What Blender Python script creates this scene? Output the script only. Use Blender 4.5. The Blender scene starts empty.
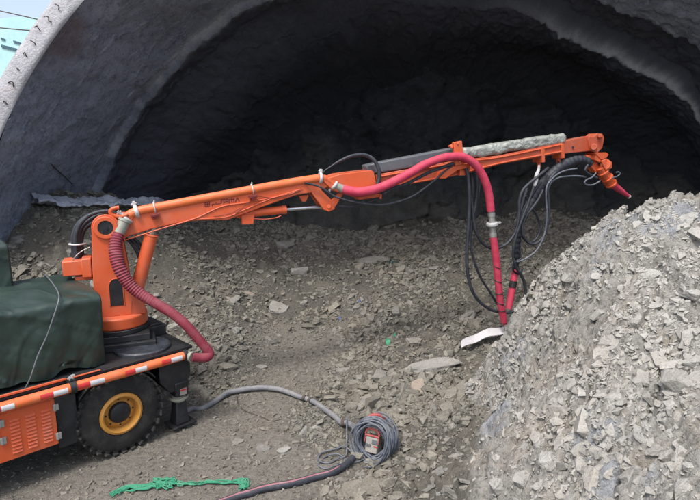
import bpy, bmesh, math, random
import numpy as np
from mathutils import Vector, Matrix

random.seed(7)
rng = np.random.default_rng(11)
SC = bpy.context.scene
C = SC.collection
FOC = 540.0
CAMZ = 3.4
PITCH = math.radians(10.5)
CP, SP = math.cos(PITCH), math.sin(PITCH)


# ------------------------------------------------------------------ survey helpers
def ray(px, py):
    r = (px - 350) / FOC
    u = (250 - py) / FOC
    return (r, CP + SP * u, -SP + CP * u)


def at(px, py, Y):
    d = ray(px, py)
    t = Y / d[1]
    return Vector((d[0] * t, Y, CAMZ + d[2] * t))


def atz(px, py, z):
    d = ray(px, py)
    t = (z - CAMZ) / d[2]
    return Vector((d[0] * t, d[1] * t, z))


class Frame:
    """a vertical working plane: s along it, t to its left, z up"""
    def __init__(self, ox, oy, deg):
        a = math.radians(deg)
        self.o = (ox, oy)
        self.u = (math.cos(a), math.sin(a))
        self.n = (-math.sin(a), math.cos(a))

    def w(self, s, t, z):
        return Vector((self.o[0] + s * self.u[0] + t * self.n[0], self.o[1] + s * self.u[1] + t * self.n[1], z))

    def sz(self, px, py, t0=0.0):
        d = ray(px, py)
        n, o = self.n, self.o
        k = (t0 + n[0] * o[0] + n[1] * o[1]) / (n[0] * d[0] + n[1] * d[1])
        X, Y, Z = d[0] * k, d[1] * k, CAMZ + d[2] * k
        return ((X - o[0]) * self.u[0] + (Y - o[1]) * self.u[1], Z)

    def p(self, px, py, t0=0.0):
        s, z = self.sz(px, py, t0)
        return self.w(s, t0, z)


# ------------------------------------------------------------------ noise (numpy)
def _hash(ix, iy, iz, seed):
    with np.errstate(over='ignore'):
        h = (ix.astype(np.uint32) * np.uint32(374761393) + iy.astype(np.uint32) * np.uint32(668265263)
             + iz.astype(np.uint32) * np.uint32(2147483647) + np.uint32((seed * 1274126177) & 0xffffffff))
        h = (h ^ (h >> np.uint32(13))) * np.uint32(1274126177)
        h = h ^ (h >> np.uint32(16))
        h = h * np.uint32(2246822519)
        h = h ^ (h >> np.uint32(15))
    return h.astype(np.float64) / 4294967295.0


def vnoise(x, y, z, seed=0):
    x, y, z = np.broadcast_arrays(np.asarray(x, float), np.asarray(y, float), np.asarray(z, float))
    x0, y0, z0 = np.floor(x), np.floor(y), np.floor(z)
    fx, fy, fz = x - x0, y - y0, z - z0
    fx, fy, fz = [f * f * (3 - 2 * f) for f in (fx, fy, fz)]
    ix, iy, iz = x0.astype(np.int64), y0.astype(np.int64), z0.astype(np.int64)
    out = 0
    for a in (0, 1):
        for b in (0, 1):
            for c in (0, 1):
                w = (fx if a else 1 - fx) * (fy if b else 1 - fy) * (fz if c else 1 - fz)
                out = out + w * _hash(ix + a, iy + b, iz + c, seed)
    return out * 2 - 1


def fbm(x, y, z, octv=4, seed=0, gain=0.5):
    out, amp, f = 0, 1.0, 1.0
    for k in range(octv):
        out = out + amp * vnoise(x * f + 17.3 * k, y * f - 9.1 * k, z * f + 3.7 * k, seed + k)
        amp *= gain
        f *= 2.03
    return out


def worley(x, y, seed):
    """cells: (random id, edge distance, offset from the cell's own centre)"""
    ix, iy = np.floor(x).astype(np.int64), np.floor(y).astype(np.int64)
    f1 = np.full(x.shape, 9.0); f2 = np.full(x.shape, 9.0)
    idv = np.zeros(x.shape); cx = np.zeros(x.shape); cy = np.zeros(x.shape)
    for a in (-1, 0, 1):
        for b in (-1, 0, 1):
            h1 = _hash(ix + a, iy + b, ix * 0, seed); h2 = _hash(ix + a, iy + b, ix * 0 + 1, seed + 3); h3 = _hash(ix + a, iy + b, ix * 0 + 2, seed + 5)
            dx = x - (ix + a + h1); dy = y - (iy + b + h2)
            d = np.hypot(dx, dy)
            c = d < f1
            f2 = np.where(c, f1, np.minimum(f2, d))
            idv = np.where(c, h3, idv); cx = np.where(c, dx, cx); cy = np.where(c, dy, cy)
            f1 = np.where(c, d, f1)
    return idv, f2 - f1, cx, cy


def sstep(a, b, x):
    t = np.clip((x - a) / (b - a), 0, 1)
    return t * t * (3 - 2 * t)


# ------------------------------------------------------------------ objects
def tag(o, label=None, cat=None, group=None, kind=None):
    if label: o['label'] = label
    if cat: o['category'] = cat
    if group: o['group'] = group
    if kind: o['kind'] = kind
    return o


def np_mesh(name, V, Fq, mat, smooth=True, attrs=None):
    """V (n,3), Fq (m,k) uniform polygons"""
    me = bpy.data.meshes.new(name)
    V = np.asarray(V, np.float32)
    Fq = np.asarray(Fq, np.int32)
    m, k = Fq.shape
    me.vertices.add(len(V))
    me.vertices.foreach_set('co', V.ravel())
    me.loops.add(m * k)
    me.loops.foreach_set('vertex_index', Fq.ravel())
    me.polygons.add(m)
    me.polygons.foreach_set('loop_start', np.arange(0, m * k, k, dtype=np.int32))
    me.polygons.foreach_set('use_smooth', np.full(m, smooth))
    me.update(calc_edges=True)
    for an, av in (attrs or {}).items():
        at_ = me.attributes.new(an, 'FLOAT', 'POINT')
        at_.data.foreach_set('value', np.asarray(av, np.float32))
    o = bpy.data.objects.new(name, me)
    if mat: me.materials.append(mat)
    C.objects.link(o)
    return o


def grid_faces(nr, nc):
    i = np.arange(nr - 1)[:, None] * nc + np.arange(nc - 1)[None, :]
    return np.stack([i, i + 1, i + nc + 1, i + nc], -1).reshape(-1, 4)


def empty(name, loc):
    o = bpy.data.objects.new(name, None)
    o.empty_display_size = 0.3
    o.location = loc
    C.objects.link(o)
    return o


def smooth_path(pts, step=0.03):
    """Catmull-Rom through the points (Vectors or tuples w/ extra scalar radius) -> dense points"""
    P = [tuple(p) for p in pts]
    n = len(P)
    out = []
    for i in range(n - 1):
        p0 = P[max(i - 1, 0)]; p1 = P[i]; p2 = P[i + 1]; p3 = P[min(i + 2, n - 1)]
        L = math.dist(p1[:3], p2[:3])
        k = max(2, int(L / step))
        for j in range(k):
            t = j / k
            out.append(tuple(0.5 * ((2 * b) + (-a + c) * t + (2 * a - 5 * b + 4 * c - d) * t * t + (-a + 3 * b - 3 * c + d) * t ** 3)
                             for a, b, c, d in zip(p0, p1, p2, p3)))
    out.append(P[-1])
    return out


class MB:
    def __init__(self):
        self.v = []
        self.f = []

    def add(self, vs, fs):
        b = len(self.v)
        self.v += [tuple(v) for v in vs]
        self.f += [tuple(i + b for i in f) for f in fs]
        return self

    def box(self, fr, s0, s1, t0, t1, z0, z1):
        vs = [fr.w(s, t, z) for z in (z0, z1) for t in (t0, t1) for s in (s0, s1)]
        return self.add(vs, [(0, 2, 3, 1), (4, 5, 7, 6), (0, 1, 5, 4), (2, 6, 7, 3), (0, 4, 6, 2), (1, 3, 7, 5)])

    def prism(self, fr, poly, t0, t1):
        """poly: list of (s,z), extruded across the frame from t0 to t1"""
        n = len(poly)
        vs = [fr.w(s, t0, z) for s, z in poly] + [fr.w(s, t1, z) for s, z in poly]
        fs = [tuple(range(n - 1, -1, -1)), tuple(range(n, 2 * n))]
        fs += [(i, (i + 1) % n, n + (i + 1) % n, n + i) for i in range(n)]
        return self.add(vs, fs)

    def obox(self, c, ax, ay, az, hx, hy, hz):
        c = Vector(c)
        vs = [c + ax * (sx * hx) + ay * (sy * hy) + az * (sz * hz) for sz in (-1, 1) for sy in (-1, 1) for sx in (-1, 1)]
        return self.add(vs, [(0, 2, 3, 1), (4, 5, 7, 6), (0, 1, 5, 4), (2, 6, 7, 3), (0, 4, 6, 2), (1, 3, 7, 5)])

    def beam(self, a, b, w, h, w2=None, h2=None, up=Vector((0, 0, 1))):
        a, b = Vector(a), Vector(b)
        w2 = w2 or w; h2 = h2 or h
        d = (b - a).normalized()
        x = d.cross(up).normalized()
        y = x.cross(d)
        vs = []
        for p, ww, hh in ((a, w, h), (b, w2, h2)):
            vs += [p + x * (sx * ww / 2) + y * (sy * hh / 2) for sx, sy in ((-1, -1), (1, -1), (1, 1), (-1, 1))]
        return self.add(vs, [(0, 1, 2, 3), (7, 6, 5, 4), (0, 4, 5, 1), (1, 5, 6, 2), (2, 6, 7, 3), (3, 7, 4, 0)])

    def tube(self, pts, r, seg=12, cap=True, flat=None):
        """pts dense list of (x,y,z[,r])"""
        P = [Vector(p[:3]) for p in pts]
        n = len(P)
        T = [(P[min(i + 1, n - 1)] - P[max(i - 1, 0)]).normalized() for i in range(n)]
        ref = Vector((0, 0, 1)) if abs(T[0].z) < 0.9 else Vector((1, 0, 0))
        x = T[0].cross(ref).normalized()
        vs = []
        for i in range(n):
            x = (x - T[i] * x.dot(T[i]))
            x.normalize()
            y = T[i].cross(x)
            rr = pts[i][3] if len(pts[i]) > 3 else (r(i) if callable(r) else r)
            for k in range(seg):
                a = 2 * math.pi * k / seg
                vs.append(P[i] + x * (math.cos(a) * rr) + y * (math.sin(a) * rr))
        fs = [(i * seg + k, i * seg + (k + 1) % seg, (i + 1) * seg + (k + 1) % seg, (i + 1) * seg + k)
              for i in range(n - 1) for k in range(seg)]
        if cap:
            fs += [tuple(range(seg - 1, -1, -1)), tuple((n - 1) * seg + k for k in range(seg))]
        return self.add(vs, fs)

    def cyl(self, a, b, r, r2=None, seg=20):
        a, b = Vector(a), Vector(b)
        r2 = r if r2 is None else r2
        return self.tube([(*a, r), (*b, r2)], r, seg)

    def lathe(self, c, ax, prof, seg=48, closed=False):
        """prof list of (radius, along axis)"""
        c, ax = Vector(c), Vector(ax).normalized()
        ref = Vector((0, 0, 1)) if abs(ax.z) < 0.9 else Vector((1, 0, 0))
        x = ax.cross(ref).normalized()
        y = ax.cross(x)
        vs = []
        for r, h in prof:
            for k in range(seg):
                a = 2 * math.pi * k / seg
                vs.append(c + ax * h + x * (math.cos(a) * r) + y * (math.sin(a) * r))
        m = len(prof)
        fs = [(i * seg + k, i * seg + (k + 1) % seg, ((i + 1) % m) * seg + (k + 1) % seg, ((i + 1) % m) * seg + k)
              for i in range(m if closed else m - 1) for k in range(seg)]
        if not closed:
            fs += [tuple(range(seg - 1, -1, -1)), tuple((m - 1) * seg + k for k in range(seg))]
        return self.add(vs, fs)

    def torus(self, c, ax, R, r, seg=28, ms=8):
        prof = [(R + r * math.cos(2 * math.pi * k / ms), r * math.sin(2 * math.pi * k / ms)) for k in range(ms)]
        return self.lathe(c, ax, prof, seg, closed=True)

    def build(self, name, mat, parent=None, bevel=0.0, smooth=True, angle=38, origin=None):
        me = bpy.data.meshes.new(name)
        if parent is not None:
            off = world_of(parent)
        elif origin is not None:
            off = Vector(origin)
        else:
            off = Vector((0, 0, 0))
        me.from_pydata([(v[0] - off[0], v[1] - off[1], v[2] - off[2]) for v in self.v], [], self.f)
        bm = bmesh.new()
        bm.from_mesh(me)
        bmesh.ops.recalc_face_normals(bm, faces=bm.faces)
        bm.to_mesh(me)
        bm.free()
        if smooth:
            me.polygons.foreach_set('use_smooth', [True] * len(me.polygons))
            try:
                me.set_sharp_from_angle(angle=math.radians(angle))
            except Exception:
                pass
        me.materials.append(mat)
        o = bpy.data.objects.new(name, me)
        C.objects.link(o)
        if parent is not None:
            o.parent = parent
        elif origin is not None:
            o.location = origin
        if bevel:
            b = o.modifiers.new('bevel', 'BEVEL')
            b.width = bevel
            b.segments = 2
            b.limit_method = 'ANGLE'
            b.angle_limit = math.radians(40)
            b.harden_normals = False
        return o


def world_of(o):
    p = Vector((0, 0, 0))
    while o is not None:
        p += Vector(o.location)
        o = o.parent
    return p


# ------------------------------------------------------------------ materials
class NT:
    def __init__(self, name):
        self.m = bpy.data.materials.new(name)
        self.m.use_nodes = True
        self.nt = self.m.node_tree
        self.b = self.nt.nodes['Principled BSDF']
        self.out = self.nt.nodes['Material Output']
        self.tc = self.nt.nodes.new('ShaderNodeTexCoord')

    def n(self, t, **kw):
        nd = self.nt.nodes.new(t)
        for k, v in kw.items():
            if k.startswith('i_'):
                nd.inputs[k[2:].replace('_', ' ')].default_value = v
            else:
                setattr(nd, k, v)
        return nd

    def l(self, a, b):
        self.nt.links.new(a, b)

    def noise(self, scale, detail=4, rough=0.55, vec=None, dist=0.0):
        nd = self.n('ShaderNodeTexNoise', i_Scale=scale, i_Detail=detail, i_Roughness=rough, i_Distortion=dist)
        self.l(vec if vec is not None else self.pos(), nd.inputs['Vector'])
        return nd.outputs['Fac']

    def pos(self):
        if not hasattr(self, '_pos'):
            self._pos = self.n('ShaderNodeNewGeometry')
        return self._pos.outputs['Position']

    def ramp(self, fac, stops, interp='LINEAR'):
        nd = self.n('ShaderNodeValToRGB')
        cr = nd.color_ramp
        cr.interpolation = interp
        while len(cr.elements) < len(stops): cr.elements.new(0.5)
        for e, (p, c) in zip(cr.elements, stops):
            e.position = p
            e.color = (*c, 1) if len(c) == 3 else c
        self.l(fac, nd.inputs['Fac'])
        return nd.outputs['Color']

    def mix(self, fac, a, b, mode='MIX'):
        nd = self.n('ShaderNodeMix', data_type='RGBA', blend_type=mode)
        for idx, v in ((0, fac), (6, a), (7, b)):
            if isinstance(v, (int, float)):
                nd.inputs[idx].default_value = v
            elif isinstance(v, tuple):
                nd.inputs[idx].default_value = (*v, 1)
            else:
                self.l(v, nd.inputs[idx])
        return nd.outputs[2]

    def math(self, op, a, b=0.0, clamp=False):
        nd = self.n('ShaderNodeMath', operation=op, use_clamp=clamp)
        for idx, v in ((0, a), (1, b)):
            if isinstance(v, (int, float)): nd.inputs[idx].default_value = v
            else: self.l(v, nd.inputs[idx])
        return nd.outputs[0]

    def bump(self, height, strength=0.5, dist=0.02):
        nd = self.n('ShaderNodeBump', i_Strength=strength, i_Distance=dist)
        self.l(height, nd.inputs['Height'])
        self.l(nd.outputs['Normal'], self.b.inputs['Normal'])
        return nd

    def col(self, c):
        if isinstance(c, tuple): self.b.inputs['Base Color'].default_value = (*c, 1)
        else: self.l(c, self.b.inputs['Base Color'])

    def rough(self, r):
        if isinstance(r, (int, float)): self.b.inputs['Roughness'].default_value = r
        else: self.l(r, self.b.inputs['Roughness'])


def grey(x): return (x, x, x)


def paint(name, col, rough=0.42, dust=0.35, dust_col=(0.23, 0.21, 0.185), metal=0.0, scale=6.0, bump=0.12, coat=0.0):
    """painted or plain surface with real dirt: patches of dust plus fine speckle"""
    k = NT(name)
    n1 = k.noise(scale, 6, 0.65)
    n2 = k.noise(scale * 9, 3, 0.6)
    var = k.mix(k.ramp(n1, [(0.3, grey(0)), (0.7, grey(1))]), tuple(c * 0.82 for c in col), tuple(min(1, c * 1.1) for c in col))
    m = k.math('MULTIPLY', k.ramp(n1, [(0.45, grey(0)), (0.8, grey(1))]), k.ramp(n2, [(0.35, grey(0.25)), (0.7, grey(1))]))
    sx = k.n('ShaderNodeSeparateXYZ')
    k.l(k._pos.outputs['Normal'], sx.inputs[0])
    topm = k.math('MULTIPLY', k.ramp(sx.outputs['Z'], [(0.45, grey(0)), (0.95, grey(1))]), k.ramp(n2, [(0.35, grey(0.2)), (0.65, grey(0.8))]))
    m = k.math('ADD', m, k.math('MULTIPLY', topm, 0.45), True)
    m = k.math('MULTIPLY', m, dust, True)
    k.col(k.mix(m, var, dust_col))
    k.rough(k.math('ADD', k.math('MULTIPLY', m, 0.5), rough, True))
    k.b.inputs['Metallic'].default_value = metal
    if coat: k.b.inputs['Coat Weight'].default_value = coat
    if bump: k.bump(k.math('ADD', n2, k.math('MULTIPLY', n1, 0.6)), bump * 1.6, 0.006)
    return k.m


M = {}
def machine_paint(name, col, spl=0.85):
    """site-worn paint: sprayed cement specks, rubbed dust, dark scuffs"""
    k = NT(name)
    n1 = k.noise(2.6, 6, 0.65)
    n2 = k.noise(55, 4, 0.7)
    n3 = k.noise(11, 5, 0.7)
    c = k.mix(n1, tuple(x * 0.85 for x in col), tuple(x * 1.1 for x in col))
    du = k.math('MULTIPLY', k.ramp(n1, [(0.42, grey(0)), (0.72, grey(1))]), k.ramp(n3, [(0.35, grey(0.1)), (0.7, grey(1))]))
    sx = k.n('ShaderNodeSeparateXYZ')
    k.l(k._pos.outputs['Normal'], sx.inputs[0])
    topm = k.math('MULTIPLY', k.ramp(sx.outputs['Z'], [(0.5, grey(0)), (0.95, grey(1))]), k.ramp(n3, [(0.35, grey(0.1)), (0.65, grey(0.8))]))
    du = k.math('ADD', du, k.math('MULTIPLY', topm, 0.6), True)
    c = k.mix(k.math('MULTIPLY', du, 0.5 * spl), c, (0.32, 0.22, 0.17))
    c = k.mix(k.ramp(n2, [(0.66, grey(0)), (0.70, grey(0.75 * spl))]), c, (0.36, 0.32, 0.29))
    c = k.mix(k.ramp(n3, [(0.30, grey(0.55)), (0.37, grey(0))]), c, tuple(x * 0.45 for x in col))
    k.col(c)
    k.rough(k.ramp(n3, [(0.35, grey(0.36)), (0.7, grey(0.62))]))
    k.bump(k.math('ADD', n2, n3), 0.12, 0.004)
    return k.m


M['orange'] = machine_paint('orange_paint', (0.61, 0.098, 0.028))
M['orange_dark'] = machine_paint('orange_paint_grimy_shaded', (0.46, 0.075, 0.028), 1.0)  # more grime, and the forearm's shade put into a darker orange
M['orange_rail'] = paint('orange_rail_paint', (0.70, 0.15, 0.040), 0.4, 0.5)
M['black'] = paint('black_paint', (0.012, 0.013, 0.016), 0.5, 0.28, (0.12, 0.115, 0.105))
M['rubber'] = paint('tyre_rubber', (0.014, 0.014, 0.014), 0.85, 0.5, (0.16, 0.15, 0.13), scale=5, bump=0.3)
M['hoseblack'] = paint('black_hose_rubber', (0.022, 0.026, 0.036), 0.55, 0.45, (0.14, 0.14, 0.15), scale=9)
M['hosegrey'] = paint('grey_hose_rubber', (0.16, 0.165, 0.18), 0.65, 0.7, (0.34, 0.32, 0.29), scale=7)
M['cable'] = paint('cable_sheath', (0.085, 0.10, 0.13), 0.5, 0.6, (0.32, 0.31, 0.29), scale=14)
M['red'] = paint('red_hose_rubber', (0.50, 0.032, 0.080), 0.62, 0.65, (0.30, 0.14, 0.14), scale=11)
M['redribbed'] = paint('dusty_red_rubber', (0.20, 0.020, 0.038), 0.7, 0.75, (0.20, 0.12, 0.12), scale=9)
M['steel'] = paint('galvanised_steel', (0.42, 0.42, 0.40), 0.45, 0.4, metal=0.6, scale=12)
M['coupling'] = paint('coupling_steel', (0.30, 0.31, 0.26), 0.55, 0.5, metal=0.3, scale=12)
M['chrome'] = paint('cylinder_rod', (0.62, 0.63, 0.66), 0.22, 0.2, metal=0.9, scale=12)
M['clamp'] = paint('zinc_clamp', (0.62, 0.62, 0.62), 0.45, 0.3, metal=0.35, scale=14)
M['ochre'] = paint('ochre_rim_paint', (0.56, 0.26, 0.045), 0.5, 0.75, (0.20, 0.14, 0.08), scale=7)
M['telescope'] = paint('grey_telescope_cover', (0.13, 0.145, 0.16), 0.4, 0.4, metal=0.3, scale=9)
M['white_strip'] = paint('white_reflective', (0.60, 0.60, 0.61), 0.35, 0.5, scale=9, bump=0)
M['red_strip'] = paint('red_reflective', (0.55, 0.03, 0.03), 0.35, 0.25, scale=9, bump=0)
M['letter'] = paint('dark_red_lettering', (0.16, 0.012, 0.012), 0.6, 0.3, scale=14, bump=0)
M['tape'] = paint('black_tape', (0.015, 0.012, 0.012), 0.5, 0.3, scale=14)
M['rope_green'] = paint('green_net_rope', (0.02, 0.24, 0.13), 0.85, 0.7, (0.18, 0.27, 0.20), scale=16, bump=0.3)
M['cloth'] = paint('white_cloth', (0.52, 0.51, 0.53), 0.85, 0.4, scale=10)
M['redplastic'] = paint('red_plastic', (0.36, 0.045, 0.045), 0.55, 0.75, scale=14)
M['panelwhite'] = paint('pale_panel', (0.30, 0.28, 0.255), 0.5, 0.7, (0.30, 0.27, 0.24), scale=16)
M['blueplastic'] = paint('blue_plastic', (0.06, 0.09, 0.28), 0.6, 0.3)
M['greenplastic'] = paint('green_plastic', (0.02, 0.25, 0.12), 0.6, 0.4)
M['teal'] = paint('pale_teal_sheet', (0.46, 0.74, 0.76), 0.6, 0.25, (0.6, 0.7, 0.7), scale=0.8)
M['slot'] = paint('slate_slot', (0.05, 0.12, 0.16), 0.6, 0.1)
M['iron'] = paint('rusty_bar', (0.06, 0.05, 0.045), 0.8, 0.4, (0.2, 0.1, 0.06), scale=12)


def tarp_mat():
    k = NT('green_tarpaulin')
    n1 = k.noise(2.2, 5, 0.6, dist=0.6)
    n2 = k.noise(14, 4, 0.6)
    n3 = k.noise(0.9, 3, 0.5)
    c = k.mix(k.ramp(n1, [(0.35, grey(0)), (0.7, grey(1))]), (0.015, 0.030, 0.023), (0.026, 0.049, 0.039))
    d = k.math('MULTIPLY', k.ramp(n1, [(0.5, grey(0)), (0.8, grey(1))]), k.ramp(n2, [(0.35, grey(0)), (0.7, grey(0.5))]))
    k.col(k.mix(d, c, (0.035, 0.05, 0.045)))
    k.rough(k.ramp(n2, [(0.3, grey(0.40)), (0.75, grey(0.58))]))
    vo = k.n('ShaderNodeTexVoronoi', i_Scale=1.9)
    vo.feature = 'DISTANCE_TO_EDGE'
    wv = k.n('ShaderNodeTexNoise', i_Scale=1.5, i_Detail=2)
    k.l(k.pos(), wv.inputs['Vector'])
    k.l(k.mix(0.35, k.pos(), wv.outputs['Color']), vo.inputs['Vector'])
    cr = k.ramp(vo.outputs['Distance'], [(0.0, grey(1)), (0.05, grey(0.25)), (0.16, grey(0))])
    h = k.math('ADD', k.math('MULTIPLY', n1, 1.0), k.math('MULTIPLY', n2, 0.18))
    h = k.math('ADD', h, k.math('MULTIPLY', cr, 0.45))
    k.bump(h, 0.35, 0.03)
    k.b.inputs['Coat Weight'].default_value = 0.12
    k.b.inputs['Coat Roughness'].default_value = 0.22
    return k.m


M['tarp'] = tarp_mat()


def wrap_mat():
    k = NT('crumpled_plastic_wrap')
    v = k.n('ShaderNodeTexVoronoi', i_Scale=10.0)
    v.feature = 'DISTANCE_TO_EDGE'
    nz = k.n('ShaderNodeTexNoise', i_Scale=7.0, i_Detail=3)
    k.l(k.pos(), nz.inputs['Vector'])
    mx = k.mix(0.25, k.pos(), nz.outputs['Color'])
    k.l(mx, v.inputs['Vector'])
    n2 = k.noise(9, 4, 0.55)
    k.col(k.mix(k.ramp(n2, [(0.35, grey(0)), (0.65, grey(1))]), (0.23, 0.245, 0.225), (0.36, 0.375, 0.345)))
    k.rough(k.ramp(n2, [(0.3, grey(0.25)), (0.7, grey(0.55))]))
    k.bump(k.math('ADD', v.outputs['Distance'], k.math('MULTIPLY', n2, 0.35)), 0.6, 0.05)
    return k.m


M['wrap'] = wrap_mat()


def rock_mat(name, lo, hi, warm, island=True, bumpd=0.03):
    """broken slate: every stone its own tone, laminated and dusty"""
    k = NT(name)
    geo = k.n('ShaderNodeNewGeometry')
    if island:
        r = geo.outputs['Random Per Island']
    else:
        oi = k.n('ShaderNodeObjectInfo')
        r = oi.outputs['Random']
    n1 = k.noise(9, 6, 0.65)
    n2 = k.noise(48, 5, 0.7)
    n3 = k.noise(1.3, 4, 0.6)
    c = k.mix(r, lo, hi)
    c = k.mix(k.ramp(n3, [(0.42, grey(0)), (0.68, grey(0.55))]), c, warm)
    c = k.mix(k.ramp(n1, [(0.3, grey(0)), (0.75, grey(0.6))]), c, tuple(min(1, h * 1.25) for h in hi))
    c = k.mix(k.ramp(n2, [(0.30, grey(0.6)), (0.5, grey(0))]), c, tuple(l * 0.55 for l in lo))
    k.col(c)
    k.rough(0.92)
    k.b.inputs['Specular IOR Level'].default_value = 0.25
    k.bump(k.math('ADD', k.math('MULTIPLY', n2, 0.45), n1), 0.75, bumpd)
    return k.m


M['rock'] = rock_mat('slate_rubble', (0.080, 0.075, 0.064), (0.230, 0.219, 0.188), (0.19, 0.16, 0.115))
M['rock_pale'] = rock_mat('pale_dusted_rubble', (0.25, 0.243, 0.225), (0.36, 0.351, 0.325), (0.34, 0.305, 0.25))
M['rock_one'] = rock_mat('slate_slab', (0.12, 0.116, 0.104), (0.25, 0.242, 0.22), (0.24, 0.21, 0.175), island=False)
M['rock_one_pale'] = rock_mat('pale_slab', (0.20, 0.195, 0.18), (0.29, 0.283, 0.26), (0.27, 0.24, 0.20), island=False)
M['rock_mound'] = rock_mat('dusted_slab', (0.25, 0.243, 0.225), (0.34, 0.332, 0.31), (0.34, 0.31, 0.255), island=False)
M['rock_tan'] = rock_mat('tan_slab', (0.22, 0.19, 0.155), (0.28, 0.235, 0.195), (0.27, 0.21, 0.17), island=False)


def ground_mat():
    k = NT('trodden_spoil')
    a = k.n('ShaderNodeAttribute', attribute_name='mound').outputs['Fac']
    tr = k.n('ShaderNodeAttribute', attribute_name='track').outputs['Fac']
    bl = k.n('ShaderNodeAttribute', attribute_name='blue').outputs['Fac']
    n1 = k.noise(1.7, 5, 0.6)
    n2 = k.noise(16, 6, 0.7)
    n3 = k.noise(70, 4, 0.7)
    base = k.mix(n1, (0.075, 0.071, 0.061), (0.15, 0.142, 0.121))
    base = k.mix(k.math('MULTIPLY', k.ramp(n1, [(0.45, grey(0)), (0.7, grey(1))]), 0.5), base, (0.20, 0.175, 0.14))
    track = k.mix(n1, (0.155, 0.143, 0.121), (0.245, 0.228, 0.197))
    base = k.mix(tr, base, track)
    pale = k.mix(n1, (0.25, 0.242, 0.222), (0.375, 0.363, 0.332))
    pale = k.mix(k.ramp(k.noise(2.6, 4, 0.6), [(0.5, grey(0)), (0.72, grey(0.5))]), pale, (0.33, 0.275, 0.205))
    base = k.mix(a, base, pale)
    base = k.mix(bl, base, (0.30, 0.325, 0.365))
    base = k.mix(k.ramp(n2, [(0.30, grey(0.85)), (0.50, grey(0))]), base, (0.07, 0.066, 0.058))
    base = k.mix(k.ramp(n3, [(0.55, grey(0)), (0.8, grey(0.45))]), base, (0.45, 0.44, 0.41))
    k.col(base)
    k.rough(0.95)
    k.b.inputs['Specular IOR Level'].default_value = 0.2
    k.bump(k.math('ADD', k.math('MULTIPLY', n3, 0.4), n2), 0.9, 0.05)
    return k.m


M['ground'] = ground_mat()


def lining_mat():
    k = NT('shotcrete_lining')
    y = k.n('ShaderNodeAttribute', attribute_name='rough').outputs['Fac']
    st = k.n('ShaderNodeAttribute', attribute_name='stain').outputs['Fac']
    lt = k.n('ShaderNodeAttribute', attribute_name='lip_light').outputs['Fac']
    mp = k.n('ShaderNodeMapping')
    mp.inputs['Scale'].default_value = (1, 0.25, 1)
    k.l(k.pos(), mp.inputs['Vector'])
    nb = k.noise(0.55, 4, 0.6)
    n1 = k.noise(1.6, 6, 0.65, vec=mp.outputs['Vector'])
    n2 = k.noise(22, 6, 0.75)
    c = k.mix(k.ramp(n1, [(0.3, grey(0)), (0.72, grey(1))]), (0.28, 0.315, 0.42), (0.45, 0.49, 0.60))
    c = k.mix(k.ramp(nb, [(0.4, grey(0)), (0.65, grey(0.5))]), c, (0.22, 0.235, 0.28))
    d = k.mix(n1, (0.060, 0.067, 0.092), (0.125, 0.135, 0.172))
    sp = k.noise(5.5, 7, 0.72)
    c = k.mix(k.ramp(sp, [(0.34, grey(0.65)), (0.52, grey(0))]), c, (0.14, 0.16, 0.22))
    c = k.mix(k.ramp(sp, [(0.60, grey(0)), (0.74, grey(0.45))]), c, (0.42, 0.46, 0.55))
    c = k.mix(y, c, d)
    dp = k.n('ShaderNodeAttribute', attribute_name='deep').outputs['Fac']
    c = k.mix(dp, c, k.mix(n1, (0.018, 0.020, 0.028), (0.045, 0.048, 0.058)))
    c = k.mix(lt, c, (0.58, 0.61, 0.66))  # pale tone: painted light on the steps, own colour on the ledge
    c = k.mix(st, c, (0.20, 0.12, 0.10))
    c = k.mix(k.ramp(n2, [(0.25, grey(0.45)), (0.5, grey(0))]), c, (0.05, 0.055, 0.075))
    k.col(c)
    k.rough(0.9)
    k.b.inputs['Specular IOR Level'].default_value = 0.3
    k.bump(k.math('ADD', k.math('MULTIPLY', n2, 0.7), n1), 0.8, 0.06)
    return k.m


M['lining'] = lining_mat()


def face_mat():
    k = NT('wet_dark_rock')
    n1 = k.noise(0.9, 6, 0.65)
    n2 = k.noise(9, 6, 0.75)
    c = k.mix(k.ramp(n1, [(0.35, grey(0)), (0.7, grey(1))]), (0.016, 0.018, 0.024), (0.042, 0.045, 0.054))
    c = k.mix(k.ramp(n2, [(0.58, grey(0)), (0.72, grey(0.7))]), c, (0.13, 0.13, 0.13))
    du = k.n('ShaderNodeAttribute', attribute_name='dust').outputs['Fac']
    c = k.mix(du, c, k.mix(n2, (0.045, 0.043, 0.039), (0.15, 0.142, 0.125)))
    k.col(c)
    k.rough(0.9)
    k.bump(k.math('ADD', k.math('MULTIPLY', n2, 0.5), n1), 0.9, 0.12)
    return k.m


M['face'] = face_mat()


def rim_mat():
    k = NT('portal_concrete')
    n1 = k.noise(2.2, 6, 0.65)
    n2 = k.noise(26, 5, 0.7)
    c = k.mix(k.ramp(n1, [(0.35, grey(0)), (0.7, grey(1))]), (0.37, 0.37, 0.40), (0.52, 0.52, 0.55))
    c = k.mix(k.ramp(k.noise(1.1, 4, 0.6), [(0.60, grey(0)), (0.68, grey(0.7))]), c, (0.42, 0.25, 0.17))
    c = k.mix(k.ramp(n2, [(0.3, grey(0.5)), (0.5, grey(0))]), c, (0.2, 0.2, 0.22))
    k.col(c)
    k.rough(0.9)
    k.bump(k.math('ADD', n2, n1), 0.7, 0.04)
    return k.m


M['rim'] = rim_mat()


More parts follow.
